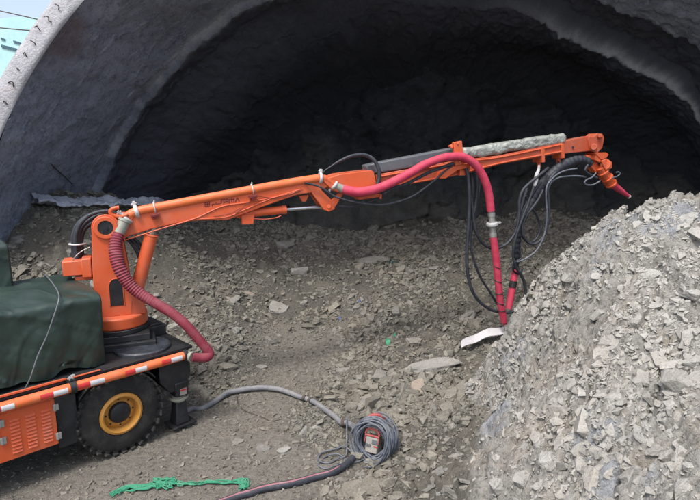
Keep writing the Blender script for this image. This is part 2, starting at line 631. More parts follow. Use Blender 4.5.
def hill_mat():
    k = NT('hillside_earth')
    n1 = k.noise(0.5, 6, 0.65)
    n2 = k.noise(6, 6, 0.7)
    c = k.mix(k.ramp(n1, [(0.35, grey(0)), (0.7, grey(1))]), (0.13, 0.11, 0.085), (0.22, 0.2, 0.17))
    c = k.mix(k.ramp(n2, [(0.5, grey(0)), (0.75, grey(0.6))]), c, (0.05, 0.075, 0.03))
    k.col(c)
    k.rough(0.95)
    k.bump(k.math('ADD', n2, n1), 0.8, 0.15)
    return k.m


M['hill'] = hill_mat()
# ================================================================== TERRAIN
BASE_PTS = [(-4, 3, 0), (-4, 5, 0), (-2, 4, 0), (-2.5, 5.6, 0), (-1.5, 6.6, 0), (0, 5, 0.02), (0.3, 5.9, 0.03), (-4, 7.5, 0.1), (-6, 5, 0.1),
            (-3, 7.9, 0.2), (0, 0, 0.6), (-3, 0, 0.1), (-8, 0, 0), (-8, 4, 0.1), (4, 0, 0.9), (0, 2.5, 0.3), (-.8, 8.0, .05)]
for px, py, Y in [(60, 214, 9.3), (15, 238, 8.9), (110, 216, 9.9), (150, 221, 10.6), (200, 224, 11.6), (240, 228, 12.1), (285, 232, 12.4), (330, 241, 12.5), (390, 234, 12.8), (450, 224, 13.1), (505, 216, 13.3),
                  (560, 212, 13.3), (640, 240, 12.0), (180, 262, 9.6), (200, 330, 8.4), (250, 300, 9.6), (330, 300, 9.9), (400, 300, 9.7),
                  (450, 330, 8.9), (500, 338, 8.5), (350, 262, 11.3),
                  (480, 270, 11.0)]:
    BASE_PTS.append(tuple(at(px, py, Y)))
for px, py, z in [(300, 352, .08), (430, 372, .15), (400, 420, .04), (450, 450, .05), (450, 500, .02), (350, 480, 0.0), (490, 372, .22), (475, 420, .12)]:
    BASE_PTS.append(tuple(atz(px, py, z)))
for x, y in [(-7, 10), (-4, 13), (0, 15), (4, 15), (8, 14), (9, 9), (-7, 14), (3, 17), (-2, 17)]:
    BASE_PTS.append((x, y, {(-7, 10): 2.5, (-4, 13): 1.9, (-7, 14): 2.3, (9, 9): 1.2}.get((x, y), 1.45)))
MOUND_PTS = []
for px, py, Y in [(700, 197, 6.5), (660, 206, 6.4), (625, 215, 6.3), (600, 230, 6.3), (570, 251, 6.3), (548, 275, 6.4), (528, 305, 6.5), (505, 334, 6.6),
                  (560, 290, 6.1), (530, 332, 6.2), (700, 250, 5.5), (640, 270, 5.5), (700, 350, 4.4), (600, 350, 4.95),
                  (545, 370, 5.45), (550, 430, 4.7), (500, 430, 5.3), (500, 500, 4.3), (600, 500, 3.6), (700, 500, 3.05), (650, 430, 3.85)]:
    MOUND_PTS.append(tuple(at(px, py, Y)))
for px, py, z in [(494, 368, .24), (482, 410, .14), (474, 450, .06), (468, 500, .02)]:
    MOUND_PTS.append(tuple(atz(px, py, z)))
MOUND_PTS += [(3.9, 8.3, -0.4), (3.0, 8.0, -0.6), (2.4, 8.0, -0.7), (1.9, 7.7, -0.4), (5.5, 8.6, 0.2), (0.7, 5.3, -0.35), (0.8, 6.4, -0.35), (0.6, 4.2, -0.5), (0.3, 3, -0.5),
              (1.2, 6.3, -.25), (.9, 5.5, -.3), (7, 5, 2.9), (9, 6, 2.4), (8, 9, 0.2), (6.2, 6.6, 3.0), (4.5, 3, 2.0), (3, 1.8, 1.1), (5, 0.5, 1.3), (1.3, 2.5, 0.3), (1, 0, 0.1), (8, 2, 2.0), (6, -2, 0.9),
              (12, 5, 1.5), (12, 9, -.3), (0, 8, -1.0), (-1, 5, -1.2)]


def rbf(pts, lam):
    P = np.array(pts)
    n = len(P)
    d = np.hypot(P[:, None, 0] - P[None, :, 0], P[:, None, 1] - P[None, :, 1])
    K = np.where(d > 0, d ** 2 * np.log(d + 1e-9), 0) + lam * np.eye(n)
    Q = np.hstack([np.ones((n, 1)), P[:, :2]])
    A = np.block([[K, Q], [Q.T, np.zeros((3, 3))]])
    w = np.linalg.solve(A, np.concatenate([P[:, 2], np.zeros(3)]))

    def f(x, y):
        x = np.asarray(x, float); y = np.asarray(y, float)
        sh = x.shape
        x = x.ravel(); y = y.ravel()
        out = np.empty_like(x)
        for a in range(0, len(x), 20000):
            xs, ys = x[a:a + 20000], y[a:a + 20000]
            dd = np.hypot(xs[:, None] - P[None, :, 0], ys[:, None] - P[None, :, 1])
            out[a:a + 20000] = np.where(dd > 0, dd ** 2 * np.log(dd + 1e-9), 0) @ w[:n] + w[n] + w[n + 1] * xs + w[n + 2] * ys
        return out.reshape(sh)
    return f


fB = rbf(BASE_PTS, 0.02)
fM = rbf(MOUND_PTS, 0.01)
TRACK = [(-2.6, 3.0), (-1.2, 4.6), (-1.0, 5.6), (-1.15, 6.8), (-1.05, 7.7), (-.75, 8.6)]


def track_w(x, y):
    x = np.asarray(x, float); y = np.asarray(y, float)
    d = np.full(x.shape, 99.0)
    for (ax, ay), (bx, by) in zip(TRACK[:-1], TRACK[1:]):
        vx, vy = bx - ax, by - ay
        t = np.clip(((x - ax) * vx + (y - ay) * vy) / (vx * vx + vy * vy), 0, 1)
        d = np.minimum(d, np.hypot(x - ax - t * vx, y - ay - t * vy))
    n = fbm(x * 1.3, y * 1.3, 0, 3, 55) * 0.35
    wd = 1 - sstep(0.45, 1.15, d + n)
    under = sstep(-1.0, -1.9, x) * sstep(7.4, 6.6, y)
    return np.clip(np.maximum(wd, under), 0, 1)


def height_raw(x, y):
    """(height, mound weight, blue patch) without the fine grain"""
    x = np.asarray(x, float); y = np.asarray(y, float)
    cx, cy = np.clip(x, -9, 12), np.clip(y, -2, 18)
    d = np.hypot(x - cx, y - cy)
    fade = np.exp(-d / 6)
    b = fB(cx, cy) * fade
    m = fM(cx, cy) * fade - 1.5 * (1 - fade)
    k = 0.10
    w = sstep(-k, k, m - b)
    h = np.maximum(b, m) + np.where(np.abs(m - b) < k * 2, (k * 2 - np.abs(m - b)) ** 2 / (8 * k), 0) * 0.6
    wm = sstep(-0.08, 0.10, m - b + fbm(x * 2, y * 2, 0, 3, 5) * 0.07)
    return h, wm, m - b


def height(x, y, detail=True):
    x = np.asarray(x, float); y = np.asarray(y, float)
    h, wm, _ = height_raw(x, y)
    if not detail:
        return h
    tw = track_w(x, y) * (1 - wm)
    a = 1 - 0.92 * tw
    n = fbm(x * 1.1, y * 1.1, 0.3, 3, 21) * 0.075 * a
    n = n + fbm(x * 4.5, y * 4.5, 1.3, 3, 31) * 0.028 * a
    # broken, stepped shale texture: ridged and terraced
    r = 1 - np.abs(fbm(x * 7.0 + h * 5, y * 9.0, h * 7, 3, 41))
    n = n + (r - 0.6) * 0.035 * (a * (0.5 + 0.8 * wm))
    wx = fbm(x * 6, y * 6, 0, 2, 62) * 0.045; wy = fbm(x * 6, y * 6, 5, 2, 64) * 0.045
    ca, sa = math.cos(0.5), math.sin(0.5)
    ux, uy = (x + wx) * ca + (y + wy) * sa, -(x + wx) * sa + (y + wy) * ca
    for sc, ani, amp, sd in ((1.25, 1.5, 0.11, 65), (3.1, 1.7, 0.075, 66), (8.0, 1.5, 0.030, 67)):
        idv, ed, cx_, cy_ = worley(ux * sc, uy * sc * ani, sd)
        id2 = (idv * 91.7) % 1.0; id3 = (idv * 37.3) % 1.0
        blk = (idv - 0.5) * amp + ((id2 - 0.5) * cx_ + (id3 - 0.5) * cy_) * amp * 1.5 - (1 - sstep(0, 0.14, ed)) * amp * 0.55
        n = n + blk * (0.50 * a * (1 - wm) + 1.35 * wm)
    n = n + fbm(x * 22, y * 22, 0, 2, 71) * 0.006
    return h + n


def axis_lines(lo, hi, step, far_lo, far_hi, g=1.16):
    a = list(np.arange(lo, hi + 1e-6, step))
    s, v = step, lo
    left = []
    while v > far_lo:
        s *= g
        v -= s
        left.append(v)
    s, v = step, a[-1]
    right = []
    while v < far_hi:
        s *= g
        v += s
        right.append(v)
    return np.array(left[::-1] + a + right)


gx = axis_lines(-5.2, 6.5, 0.026, -260, 260)
gx = np.concatenate([gx[gx < 0.4], np.arange(0.4, 5.2, 0.017), gx[gx > 5.21]])
gy = np.concatenate([np.array(sorted(-x for x in (axis_lines(-3.0, -2.9, 0.05, -3.1, 260))))[:-1], [],])
gy = axis_lines(3.0, 13.4, 0.026, -260, 320)
gy = np.concatenate([gy[gy < 3.0], np.arange(3.0, 7.0, 0.017), gy[gy > 7.01]])
GX, GY = np.meshgrid(gx, gy)
HR, WM, DM = height_raw(GX, GY)
GZ = height(GX, GY)
near = (GX > -10) & (GX < 12) & (GY > -3) & (GY < 20)
GZ = np.where(near, GZ, HR)
TW = track_w(GX, GY) * (1 - WM)


def interp(A, x, y):
    ix = np.clip(np.searchsorted(gx, x) - 1, 0, len(gx) - 2)
    iy = np.clip(np.searchsorted(gy, y) - 1, 0, len(gy) - 2)
    fx = (x - gx[ix]) / (gx[ix + 1] - gx[ix]); fy = (y - gy[iy]) / (gy[iy + 1] - gy[iy])
    return (A[iy, ix] * (1 - fx) * (1 - fy) + A[iy, ix + 1] * fx * (1 - fy) + A[iy + 1, ix] * (1 - fx) * fy + A[iy + 1, ix + 1] * fx * fy)


def G(px, py, lift=0.0, y0=2.6, y1=14.5):
    """where the sight line through a photo point meets the ground"""
    d = ray(px, py)
    Ys = np.arange(y0, y1, 0.01)
    t = Ys / d[1]
    z = CAMZ + d[2] * t
    g = interp(GZ, d[0] * t, Ys)
    hit = np.nonzero(z <= g)[0]
    i = hit[0] if len(hit) else len(Ys) - 1
    return Vector((d[0] * t[i], Ys[i], float(g[i]) + lift))


# blue-grey shotcrete splashes on the pale heap
BLUE = [(508, 378, .26), (500, 410, .22), (492, 440, .2), (480, 470, .2), (530, 440, .0), (590, 425, .22), (620, 490, .26), (640, 470, .15), (560, 415, .12), (612, 238, .28), (596, 262, .22), (650, 226, .25), (688, 215, .25), (575, 285, .14)]
BL = np.zeros_like(GZ)
bn = fbm(GX * 2.6, GY * 2.6, 0, 3, 77)
for px, py, r in BLUE:
    if r <= 0: continue
    c = G(px, py)
    BL = np.maximum(BL, 1 - sstep(r * 0.4, r * 1.1, np.hypot(GX - c.x, GY - c.y) + bn * 0.13))
BL *= 0.7 * sstep(-.5, .3, fbm(GX * 6, GY * 6, 0, 3, 79))

# steep flanks get their grain sideways as well, so nothing looks stretched
_gyy, _gxx = np.gradient(HR, gy, gx)
_st = sstep(0.5, 1.4, np.hypot(_gxx, _gyy)) * near
_n3 = fbm(GX * 5, GY * 5, GZ * 5, 3, 201) * 0.05 + fbm(GX * 14, GY * 14, GZ * 14, 2, 203) * 0.022
_m = np.maximum(np.hypot(_gxx, _gyy), 1e-6)
V = np.stack([GX - _gxx / _m * _n3 * _st, GY - _gyy / _m * _n3 * _st, GZ], -1).reshape(-1, 3)
ground = np_mesh('ground', V, grid_faces(len(gy), len(gx)), M['ground'], True, {'mound': WM.ravel(), 'track': TW.ravel(), 'blue': BL.ravel()})
tag(ground, kind='structure')


# ------------------------------------------------------------------ loose rubble
def hull_proto(seed, flat, n=13, jag=0.0):
    r = random.Random(seed)
    bm = bmesh.new()
    for _ in range(n):
        a = r.uniform(0, 2 * math.pi)
        rad = r.uniform(0.75, 1.0)
        bm.verts.new((math.cos(a) * rad * r.uniform(0.8, 1.0), math.sin(a) * rad * r.uniform(0.45, 0.7), r.choice((-1, 1)) * flat * r.uniform(0.55, 1.0)))
    res = bmesh.ops.convex_hull(bm, input=bm.verts)
    for v in [v for v in bm.verts if not v.link_faces]: bm.verts.remove(v)
    bmesh.ops.triangulate(bm, faces=bm.faces)
    bmesh.ops.recalc_face_normals(bm, faces=bm.faces)
    bm.verts.index_update()
    vs = np.array([v.co[:] for v in bm.verts])
    fs = np.array([[v.index for v in f.verts] for f in bm.faces])
    bm.free()
    return vs, fs


PROTO = [hull_proto(100 + i, random.uniform(0.24, 0.65), 12) for i in range(14)]


def rot_from(nrm, tilt, yaw):
    """rotation matrices (n,3,3): yaw about own axis, then lean the axis to the ground's normal plus a random tilt"""
    n = len(nrm)
    z = nrm + tilt
    z /= np.linalg.norm(z, axis=1)[:, None]
    ref = np.stack([np.cos(yaw), np.sin(yaw), np.zeros(n)], 1)
    x = ref - z * (ref * z).sum(1)[:, None]
    x /= np.linalg.norm(x, axis=1)[:, None]
    y = np.cross(z, x)
    return np.stack([x, y, z], 2)


def gnormal(x, y, e=0.08):
    hx = (interp(HR, x + e, y) - interp(HR, x - e, y)) / (2 * e)
    hy = (interp(HR, x, y + e) - interp(HR, x, y - e)) / (2 * e)
    n = np.stack([-hx, -hy, np.ones_like(hx)], 1)
    return n / np.linalg.norm(n, axis=1)[:, None]


def scatter(name, mat, x, y, size, sink=0.25, tilt=0.35, keep=None):
    n = len(x)
    z = interp(GZ, x, y)
    nr = gnormal(x, y)
    R = rot_from(nr, rng.normal(0, tilt, (n, 3)), (rng.normal(0.55, 0.7, n) + math.pi * rng.integers(0, 2, n)))
    which = rng.integers(0, len(PROTO), n)
    thick = rng.uniform(0.6, 1.5, n)
    Vs, Fs, base = [], [], 0
    for k, (pv, pf) in enumerate(PROTO):
        idx = np.nonzero(which == k)[0]
        if not len(idx): continue
        sc = size[idx][:, None] * np.stack([np.ones(len(idx)), rng.uniform(0.7, 1.1, len(idx)), thick[idx]], 1)
        loc = pv[None] * sc[:, None, :]
        w = np.einsum('nij,nkj->nki', R[idx], loc)
        c = np.stack([x[idx], y[idx], z[idx] + size[idx] * (0.18 - sink * rng.uniform(0, 1, len(idx)))], 1)
        w += c[:, None, :]
        Vs.append(w.reshape(-1, 3))
        Fs.append((pf[None] + (np.arange(len(idx)) * len(pv))[:, None, None] + base).reshape(-1, 3))
        base += len(idx) * len(pv)
    o = np_mesh(name, np.concatenate(Vs), np.concatenate(Fs), mat, False)
    return o


def in_view(x, y, marg=0.06):
    z = interp(HR, x, y) - CAMZ
    f = y * CP - z * SP
    u = y * SP + z * CP
    return (f > 1) & (np.abs(x / f) < 350 / FOC + marg + 0.5 / np.maximum(f, 1)) & (np.abs(u / f) < 250 / FOC + 0.15)


def sample(n, x0, x1, y0, y1):
    x = rng.uniform(x0, x1, n); y = rng.uniform(y0, y1, n)
    k = in_view(x, y, 0.12)
    return x[k], y[k]


_HP = np.array([tuple(G(x_, y_)) for x_, y_ in [(192, 410), (208, 408), (218, 402), (228, 397), (240, 394), (252, 392), (266, 391), (279, 393), (289, 395), (297, 399), (308, 403), (317, 408), (326, 414), (334, 420), (341, 426), (347, 431)] + [(x_, 367 - (x_ - 400) * .05) for x_ in range(400, 470, 8)]])
Xs, Ys, Ss, Wm = [], [], [], []
for (n, y0, y1, s0, s1, pw) in [(9000, 2.5, 13.6, .10, .20, 2.2), (44000, 2.5, 13.6, .045, .10, 1.7), (170000, 2.5, 13.2, .02, .045, 1.2), (150000, 2.5, 8.6, .009, .02, 1.0)]:
    x, y = sample(n, -6.5, 8.5, y0, y1)
    s = s0 + (s1 - s0) * rng.uniform(0, 1, len(x)) ** pw
    tw = track_w(x, y)
    _, wm, dm = height_raw(x, y)
    clump = fbm(x * 0.9, y * 0.9, 3.1, 3, 91)
    keepp = np.clip(0.80 + 1.0 * clump, 0.15, 1.0)
    if s0 >= .1:
        keepp = np.clip(0.25 + 0.9 * clump, 0.0, 0.8)
    keepp = keepp * np.clip(0.62 / gnormal(x, y)[:, 2], 0, 1.4)
    big = s0 >= .045
    keepp = keepp * np.where(wm > .5, np.where(s < .045, 1.0, 0.62), np.where(big, (1 - tw) ** 2, 1 - 0.72 * tw))
    # clear of the machine's footprint
    fx = (x + 1.98) * 0.712 + (y - 6.15) * 0.702
    fy = -(x + 1.98) * 0.702 + (y - 6.15) * 0.712
    foot = (fx < 0.35) & (fy > -0.25) & (fy < 2.4)
    keepp = np.where(foot & (s > .03), 0, keepp)
    hx_, hy_ = _HP[:, 0], _HP[:, 1]
    if s0 >= .02:
        dmin = np.min(np.hypot(x[:, None] - hx_[None], y[:, None] - hy_[None]), axis=1)
        keepp = np.where(dmin < .05 + s, 0, keepp)
    k = rng.uniform(0, 1, len(x)) < keepp
    Xs.append(x[k]); Ys.append(y[k]); Ss.append(s[k]); Wm.append(wm[k])
Xs, Ys, Ss, Wm = map(np.concatenate, (Xs, Ys, Ss, Wm))
m = Wm > 0.5
rub = scatter('rubble', M['rock'], Xs[~m], Ys[~m], Ss[~m])
tag(rub, 'grey broken slate fragments covering the muck slope', 'rubble', kind='stuff')
pal = scatter('pale_rubble', M['rock_pale'], Xs[m], Ys[m], Ss[m] * 0.85, sink=0.5, tilt=0.2)
tag(pal, 'whitish broken stone fragments packed into the pale heap', 'rubble', kind='stuff')
print('stones', (~m).sum(), m.sum())


# ------------------------------------------------------------------ single slabs
def slab_mesh(name, seed, flat, mat, elong=1.0):
    """a cleaved slab: convex outline, layered thickness, chipped edges"""
    r = random.Random(seed)
    vs, fs = hull_proto(seed, flat, 22)
    me = bpy.data.meshes.new(name)
    vs = vs * np.array([1.0, 1.0 / elong, 1.0])
    me.from_pydata(vs.tolist(), [], fs.tolist())
    bm = bmesh.new(); bm.from_mesh(me)
    bmesh.ops.subdivide_edges(bm, edges=bm.edges, cuts=3, use_grid_fill=True)
    P = np.array([v.co[:] for v in bm.verts])
    N = np.array([v.normal[:] for v in bm.verts])
    d = fbm(P[:, 0] * 2.6 + seed, P[:, 1] * 2.6, P[:, 2] * 7, 3, seed % 50) * 0.055
    d += (np.floor(P[:, 2] / flat * 3) / 3 - P[:, 2] / flat) * 0.03
    for v, n_, k in zip(bm.verts, N, d): v.co += Vector(n_) * k
    bm.to_mesh(me); bm.free()
    me.materials.append(mat)
    return me


SLABS = [slab_mesh('slab_shape', 300 + i, [0.13, 0.2, 0.28, 0.38, 0.16, 0.5, 0.24, 0.33][i % 8], M['rock_one'], [1, 1.4, 1.1, 1.0, 1.8, 1.0, 1.3, 1.2][i % 8]) for i in range(16)]


def place_rock(name, me, loc, size, yaw, tilt, label, group=None, mat=None):
    o = bpy.data.objects.new(name, me)
    C.objects.link(o)
    n = gnormal(np.array([loc[0]]), np.array([loc[1]]))
    R = rot_from(n, np.array([[tilt[0], tilt[1], 0.0]]), np.array([yaw]))[0]
    sz = size if isinstance(size, tuple) else (size, size, size)
    o.matrix_world = Matrix.Translation(loc) @ Matrix(R.tolist()).to_4x4() @ Matrix.Diagonal((*sz, 1))
    if mat is not None:
        o.data = me.copy()
        o.data.materials[0] = mat
    tag(o, label, 'rock', group)
    return o


def px_size(loc, px):
    return px * loc.y / FOC


# (px, py, half width px, shape, yaw, tilt, material, label)
ROCKS = [
    (299, 272, 11, 3, 0.4, (0, -.3), 'rock_one_pale', 'pale squarish slab lying on the middle of the grey muck slope'),
    (232, 301, 13, 1, 0.9, (-.2, -.6), 'rock_one', 'grey slab leaning steeply beside the tan slab on the slope'),
    (247, 295, 11, 4, 0.2, (0, -.2), 'rock_tan', 'narrow tan slab beside the leaning grey slab on the slope'),
    (277, 309, 14, 0, 0.35, (.1, -.25), 'rock_one_pale', 'flat pale slab with a pinkish lower edge below the squarish slab'),
    (372, 261, 26, 4, 0.25, (.1, -.2), 'rock_one', 'long dark ledge slab high on the slope below the housing plate of the boom'),
    (432, 366, 40, 4, 0.12, (0, -.25), 'rock_one_pale', 'longest flat pale slab, lying below the white strip of cloth'),
    (380, 379, 14, 5, 0.1, (0, -.2), 'rock_one', 'thick brownish grey block above the cable coil'),
    (418, 388, 14, 8, 1.2, (0, -.5), 'rock_tan', 'tan leaning slab below the long flat pale slab'),
    (394, 413, 14, 4, 0.4, (0, -.2), 'rock_one_pale', 'narrow pale slab touching the top of the cable coil'),
    (365, 405, 13, 2, 0.8, (.1, -.4), 'rock_one', 'dark grey slab just above left of the cable coil'),
    (414, 343, 13, 6, 0.2, (0, -.3), 'rock_one', 'grey slab right of the two scraps of green plastic'),
    (303, 434, 10, 3, 1.2, (0, -.3), 'rock_one', 'upright grey slab in the cluster left of the cable coil'),
    (315, 428, 8, 9, 0.2, (0, -.3), 'rock_one_pale', 'small pale slab between the hose and the cable coil'),
    (284, 451, 11, 10, 0.7, (0, -.15), 'rock_one_pale', 'pale slab lying lowest in the cluster left of the cable coil'),
    (262, 449, 11, 0, 0.1, (0, -.1), 'rock_one', 'flat grey slab alone left of the slab cluster on the trodden ground'),
    (237, 442, 9, 8, 0.1, (0, 0), 'rock_one', 'low dusty slab half sunk in the trodden ground near the thin wire'),
    (369, 463, 11, 6, 0.25, (0, -.1), 'rock_one_pale', 'rounded pale stone in front of the cable coil'),
    (178, 327, 13, 3, 0.5, (-.1, -.5), 'rock_one_pale', 'large pale rock behind the red hose loop near the turret'),
    (497, 487, 13, 5, 0.5, (.1, -.3), 'rock_mound', 'cream angular block at the foot of the pale heap'),
    (522, 478, 14, 11, 1.0, (.1, -.4), 'rock_mound', 'cream upright slab beside the angular block on the pale heap'),
    (640, 211, 10, 4, 0.15, (0, -.1), 'rock_mound', 'flat pointed stone sticking out of the crest of the pale heap'),
    (661, 207, 9, 1, 0.3, (0, 0), 'rock_one', 'grey flake resting on the crest of the pale heap'),
    (690, 222, 17, 8, 0.5, (0, -.2), 'rock_mound', 'rounded bluish white boulder below the crest at the edge of the pale heap'),
    (535, 312, 9, 2, 0.6, (.2, -.2), 'rock_mound', 'pale stone on the edge of the heap beside the red hose'),
    (285, 247, 13, 7, 0.2, (0, -.2), 'rock_one', 'dark overhanging lump near the top of the muck slope'),
    (484, 307, 10, 1, 0.5, (0, -.4), 'rock_tan', 'brownish tan slab under the hanging black hose loop'),
    (468, 319, 14, 9, 0.6, (0, -.5), 'rock_one', 'leaning grey slab left of the lower end of the red hose'),
    (262, 368, 8, 10, 0.4, (0, -.1), 'rock_one_pale', 'small pale stone beside the trodden track behind the arched hose'),
]
for i, (px, py, hw, sh, yaw, tilt, mt, lab) in enumerate(ROCKS):
    p = G(px, py)
    s = px_size(p, hw)
    if hw >= 26: s = (s, s * .8, s * .55)
    o = place_rock('rock', SLABS[sh % len(SLABS)], p + Vector((0, 0, (s if isinstance(s, float) else .1) * 0.04)), s, yaw, tilt, lab, mat=M[mt])

zones = [('slabs loose on the grey muck slope', 'grey slate slab lying loose on the grey muck slope', 150, None, (.06, .15)),
         ('pale slabs set in the pale heap', 'pale slab bedded in the surface of the pale heap', 88, 'pale', (.06, .15)),
         ('slabs beside the trodden track', 'small grey slab lying at the edge of the trodden track', 32, 'track', (.05, .1))]
PALE_SLABS = []
for s_ in SLABS:
    c_ = s_.copy(); c_.materials[0] = M['rock_mound']; PALE_SLABS.append(c_)
for grp, lab, cnt, zone, (s0, s1) in zones:
    made = 0
    while made < cnt:
        px, py = rng.uniform(4, 696), rng.uniform(225, 496)
        p = G(px, py)
        _, wm, _ = height_raw(np.array([p.x]), np.array([p.y]))
        tw = float(track_w(np.array([p.x]), np.array([p.y]))[0])
        if (zone == 'pale') != (wm[0] > .6): continue
        if zone == 'track' and not (0.1 < tw < 0.9 and p.x > -1.6): continue
        if zone is None and (tw > .15 or p.y > 12.6): continue
        fx = (p.x + 1.98) * 0.712 + (p.y - 6.15) * 0.702
        fy = -(p.x + 1.98) * 0.702 + (p.y - 6.15) * 0.712
        if fx < .4 and -.35 < fy < 2.5: continue
        if (Vector((px, py)) - Vector((372, 440))).length < 26 and zone != 'pale': continue
        if any(abs(px - r_[0]) < r_[2] * 1.2 and abs(py - r_[1]) < r_[2] * .8 for r_ in ROCKS): continue
        if 185 < px < 358 and 385 < py < 442 and abs(py - np.interp(px, [185, 252, 290, 317, 358], [414, 392, 396, 408, 440])) < 9: continue
        s = s0 + (s1 - s0) * rng.uniform() ** 1.8
        me = (PALE_SLABS if zone == 'pale' else SLABS)[int(rng.integers(0, 16))]
        place_rock('rock', me, p + Vector((0, 0, -s * (0.26 if zone == 'pale' else 0.05))), s, rng.uniform(0, 6.28), rng.normal(0, .3, 2), lab, grp)
        made += 1

# ------------------------------------------------------------------ tunnel lining
TX = 1.7
NT_, NY = 560, 420
th = np.radians(np.linspace(-8, 188, NT_))
ys = np.linspace(8.0, 16.2, NY)
TH, YY = np.meshgrid(th, ys)
deg = np.degrees(TH)
left = sstep(80, 110, deg)
e2 = np.interp(deg, [-8, 15, 29, 41, 54, 65, 90, 104, 115, 140, 155, 172, 188], [7.9, 7.95, 7.85, 7.15, 6.75, 6.48, 5.85, 5.93, 5.95, 5.88, 6.3, 7.0, 7.0])
wob = fbm(np.cos(TH) * 3, np.sin(TH) * 3, 0, 4, 12) * 0.22
wob2 = fbm(np.cos(TH) * 9, np.sin(TH) * 9, YY, 3, 15) * 0.07
Ye1 = 11.45 + wob + wob2
Yb = 12.45 + wob * 0.8 + wob2
re1 = np.interp(deg, [-8, 44, 53, 64, 100, 121, 139, 150, 160, 188], [7.5, 7.48, 7.25, 7.1, 7.2, 7.28, 7.32, 7.48, 7.6, 7.6])
R = 7.68 + (re1 - 7.68) * np.clip((YY - 8) / (11.45 - 8), 0, 1)
dropL = sstep(Ye1, Ye1 + 0.10, YY) * -0.14
dropR = sstep(Ye1, Ye1 + 0.12, YY) * 0.10
R = R + dropL * left + dropR * (1 - left)
rs = np.interp(deg, [-8, 35, 47, 63, 77, 100], [7.6, 7.37, 6.95, 6.6, 6.72, 6.9])
R = R + (1 - left) * sstep(Yb, Yb + 0.25, YY) * (rs - R)
k2 = np.clip((YY - 12.0) / (14.2 + wob * 0.5 - 12.0), 0, 1)
k2 = k2 * k2 * (3 - 2 * k2) * .4 + k2 * .6
R = R * (1 - k2) + e2 * k2
R = R - sstep(13.8, 16.2, YY) * 1.6
rgh = np.clip(sstep(Ye1 - 0.1, Ye1 + 0.25, YY), 0, 1)
px_, pz_ = np.cos(TH) * 7.5, np.sin(TH) * 7.5
n = fbm(px_ * 0.8, YY * 0.5, pz_ * 0.8, 3, 81) * 0.07
n += fbm(px_ * 3, YY * 1.6, pz_ * 3, 4, 83) * (0.020 + 0.028 * rgh)
n += fbm(px_ * 11, YY * 7, pz_ * 11, 3, 87) * (0.010 + 0.012 * rgh + 0.018 * (1 - left))
seam = np.exp(-((fbm(px_ * 0.7, YY * 1.4, pz_ * 0.7, 3, 89) + 0.15) / 0.018) ** 2)
n += seam * 0.035
R = R - n
LX, LZ = TX + np.cos(TH) * R, np.sin(TH) * R
lip_light = np.exp(-((YY - Ye1 + 0.02) / 0.13) ** 2) * left * sstep(-0.5, 0.5, fbm(px_ * 2.5, YY * 2, pz_ * 2.5, 4, 93) + 0.1) * 0.6  # left ridge: skylight caught by the step, put into the colour
lip_light = np.maximum(lip_light, np.exp(-((YY - Yb - 0.20) / 0.06) ** 2) * (1 - sstep(45, 85, deg)) * (0.75 + 0.25 * fbm(px_ * 2, YY, pz_ * 2, 3, 95)))  # right streak: light on the step painted in the same way
lip_light *= sstep(10, 24, 90 - np.abs(deg - 90))
stain = np.zeros_like(LX)
for (sx, sy, sr) in [(58, 42, .42), (68, 25, .3), (62, 33, .35)]:
    c = at(sx + 8, sy, 8.35)
    stain = np.maximum(stain, 1 - sstep(sr * .3, sr, np.sqrt((LX - c.x) ** 2 + ((YY - 8.3) / 1.6) ** 2 + (LZ - c.z) ** 2) + wob2))
T = empty('tunnel_lining', (TX, 8, 0))
tag(T, 'dark blue grey sprayed concrete tunnel lining arching over the muck slope', 'tunnel')
V = np.stack([LX - TX, YY - 8, LZ], -1).reshape(-1, 3)
lin = np_mesh('lining', V, grid_faces(NY, NT_)[:, ::-1], M['lining'], True, {'rough': rgh.ravel(), 'stain': stain.ravel() * .55, 'lip_light': lip_light.ravel(), 'deep': sstep(12.6, 14.3 + wob, YY).ravel()})
lin.parent = T
# portal rim: ring of pale concrete with its own thickness, and the outer shell running back
na, nb = 420, 16
th2 = np.radians(np.linspace(-8, 188, na))
prof = [(7.66, 8.0), (7.68, 7.985), (7.74, 7.98), (7.8, 7.975), (7.86, 7.98), (7.92, 7.985), (7.99, 8.0), (8.03, 8.1), (8.05, 8.6), (8.1, 9.5), (8.15, 11), (8.3, 13), (8.4, 16.2)]
V = []
for r_, y_ in prof:
    nn = fbm(np.cos(th2) * 8, np.sin(th2) * 8, r_ * 3 + y_, 4, 101) * 0.035
    edge = fbm(np.cos(th2) * 12, np.sin(th2) * 12, 0, 3, 103) * 0.02
    rr = r_ + (edge if r_ > 7.95 else 0) + (0 if r_ < 7.67 else nn * 0.4)
    V.append(np.stack([np.cos(th2) * rr, np.full(na, y_ - 8) + (0 if r_ < 7.67 else nn), np.sin(th2) * rr], -1))
V = np.concatenate(V)
rim = np_mesh('portal_rim', V, grid_faces(len(prof), na)[:, ::-1], M['rim'], True)
rim.parent = T
for (hx, hy) in [(58, 6), (49, 18), (38.5, 28), (33, 42), (26, 55), (19, 69), (13, 84), (6, 102), (67, -6), (78, -18)]:
    c = at(hx, hy, 7.97)
    b = MB()
    tw_ = random.uniform(-0.3, 0.3)
    q = [c + Vector((-.10 + tw_ * .1, -.005, .03)), c + Vector((-.03, -.05, .035)), c + Vector((.02, -.06, .01)), c + Vector((.04 + tw_ * .1, -.03, -.07)), c + Vector((.035, 0.02, -.09))]
    kk_ = random.uniform(.3, .55)
    q = [c + (p_ - c) * kk_ + Vector((random.uniform(-.015, .015), 0, random.uniform(-.015, .015))) for p_ in q]
    b.tube(smooth_path(q, .02), 0.0075, 6)
    b.build('rebar_hook', M['iron'], T)
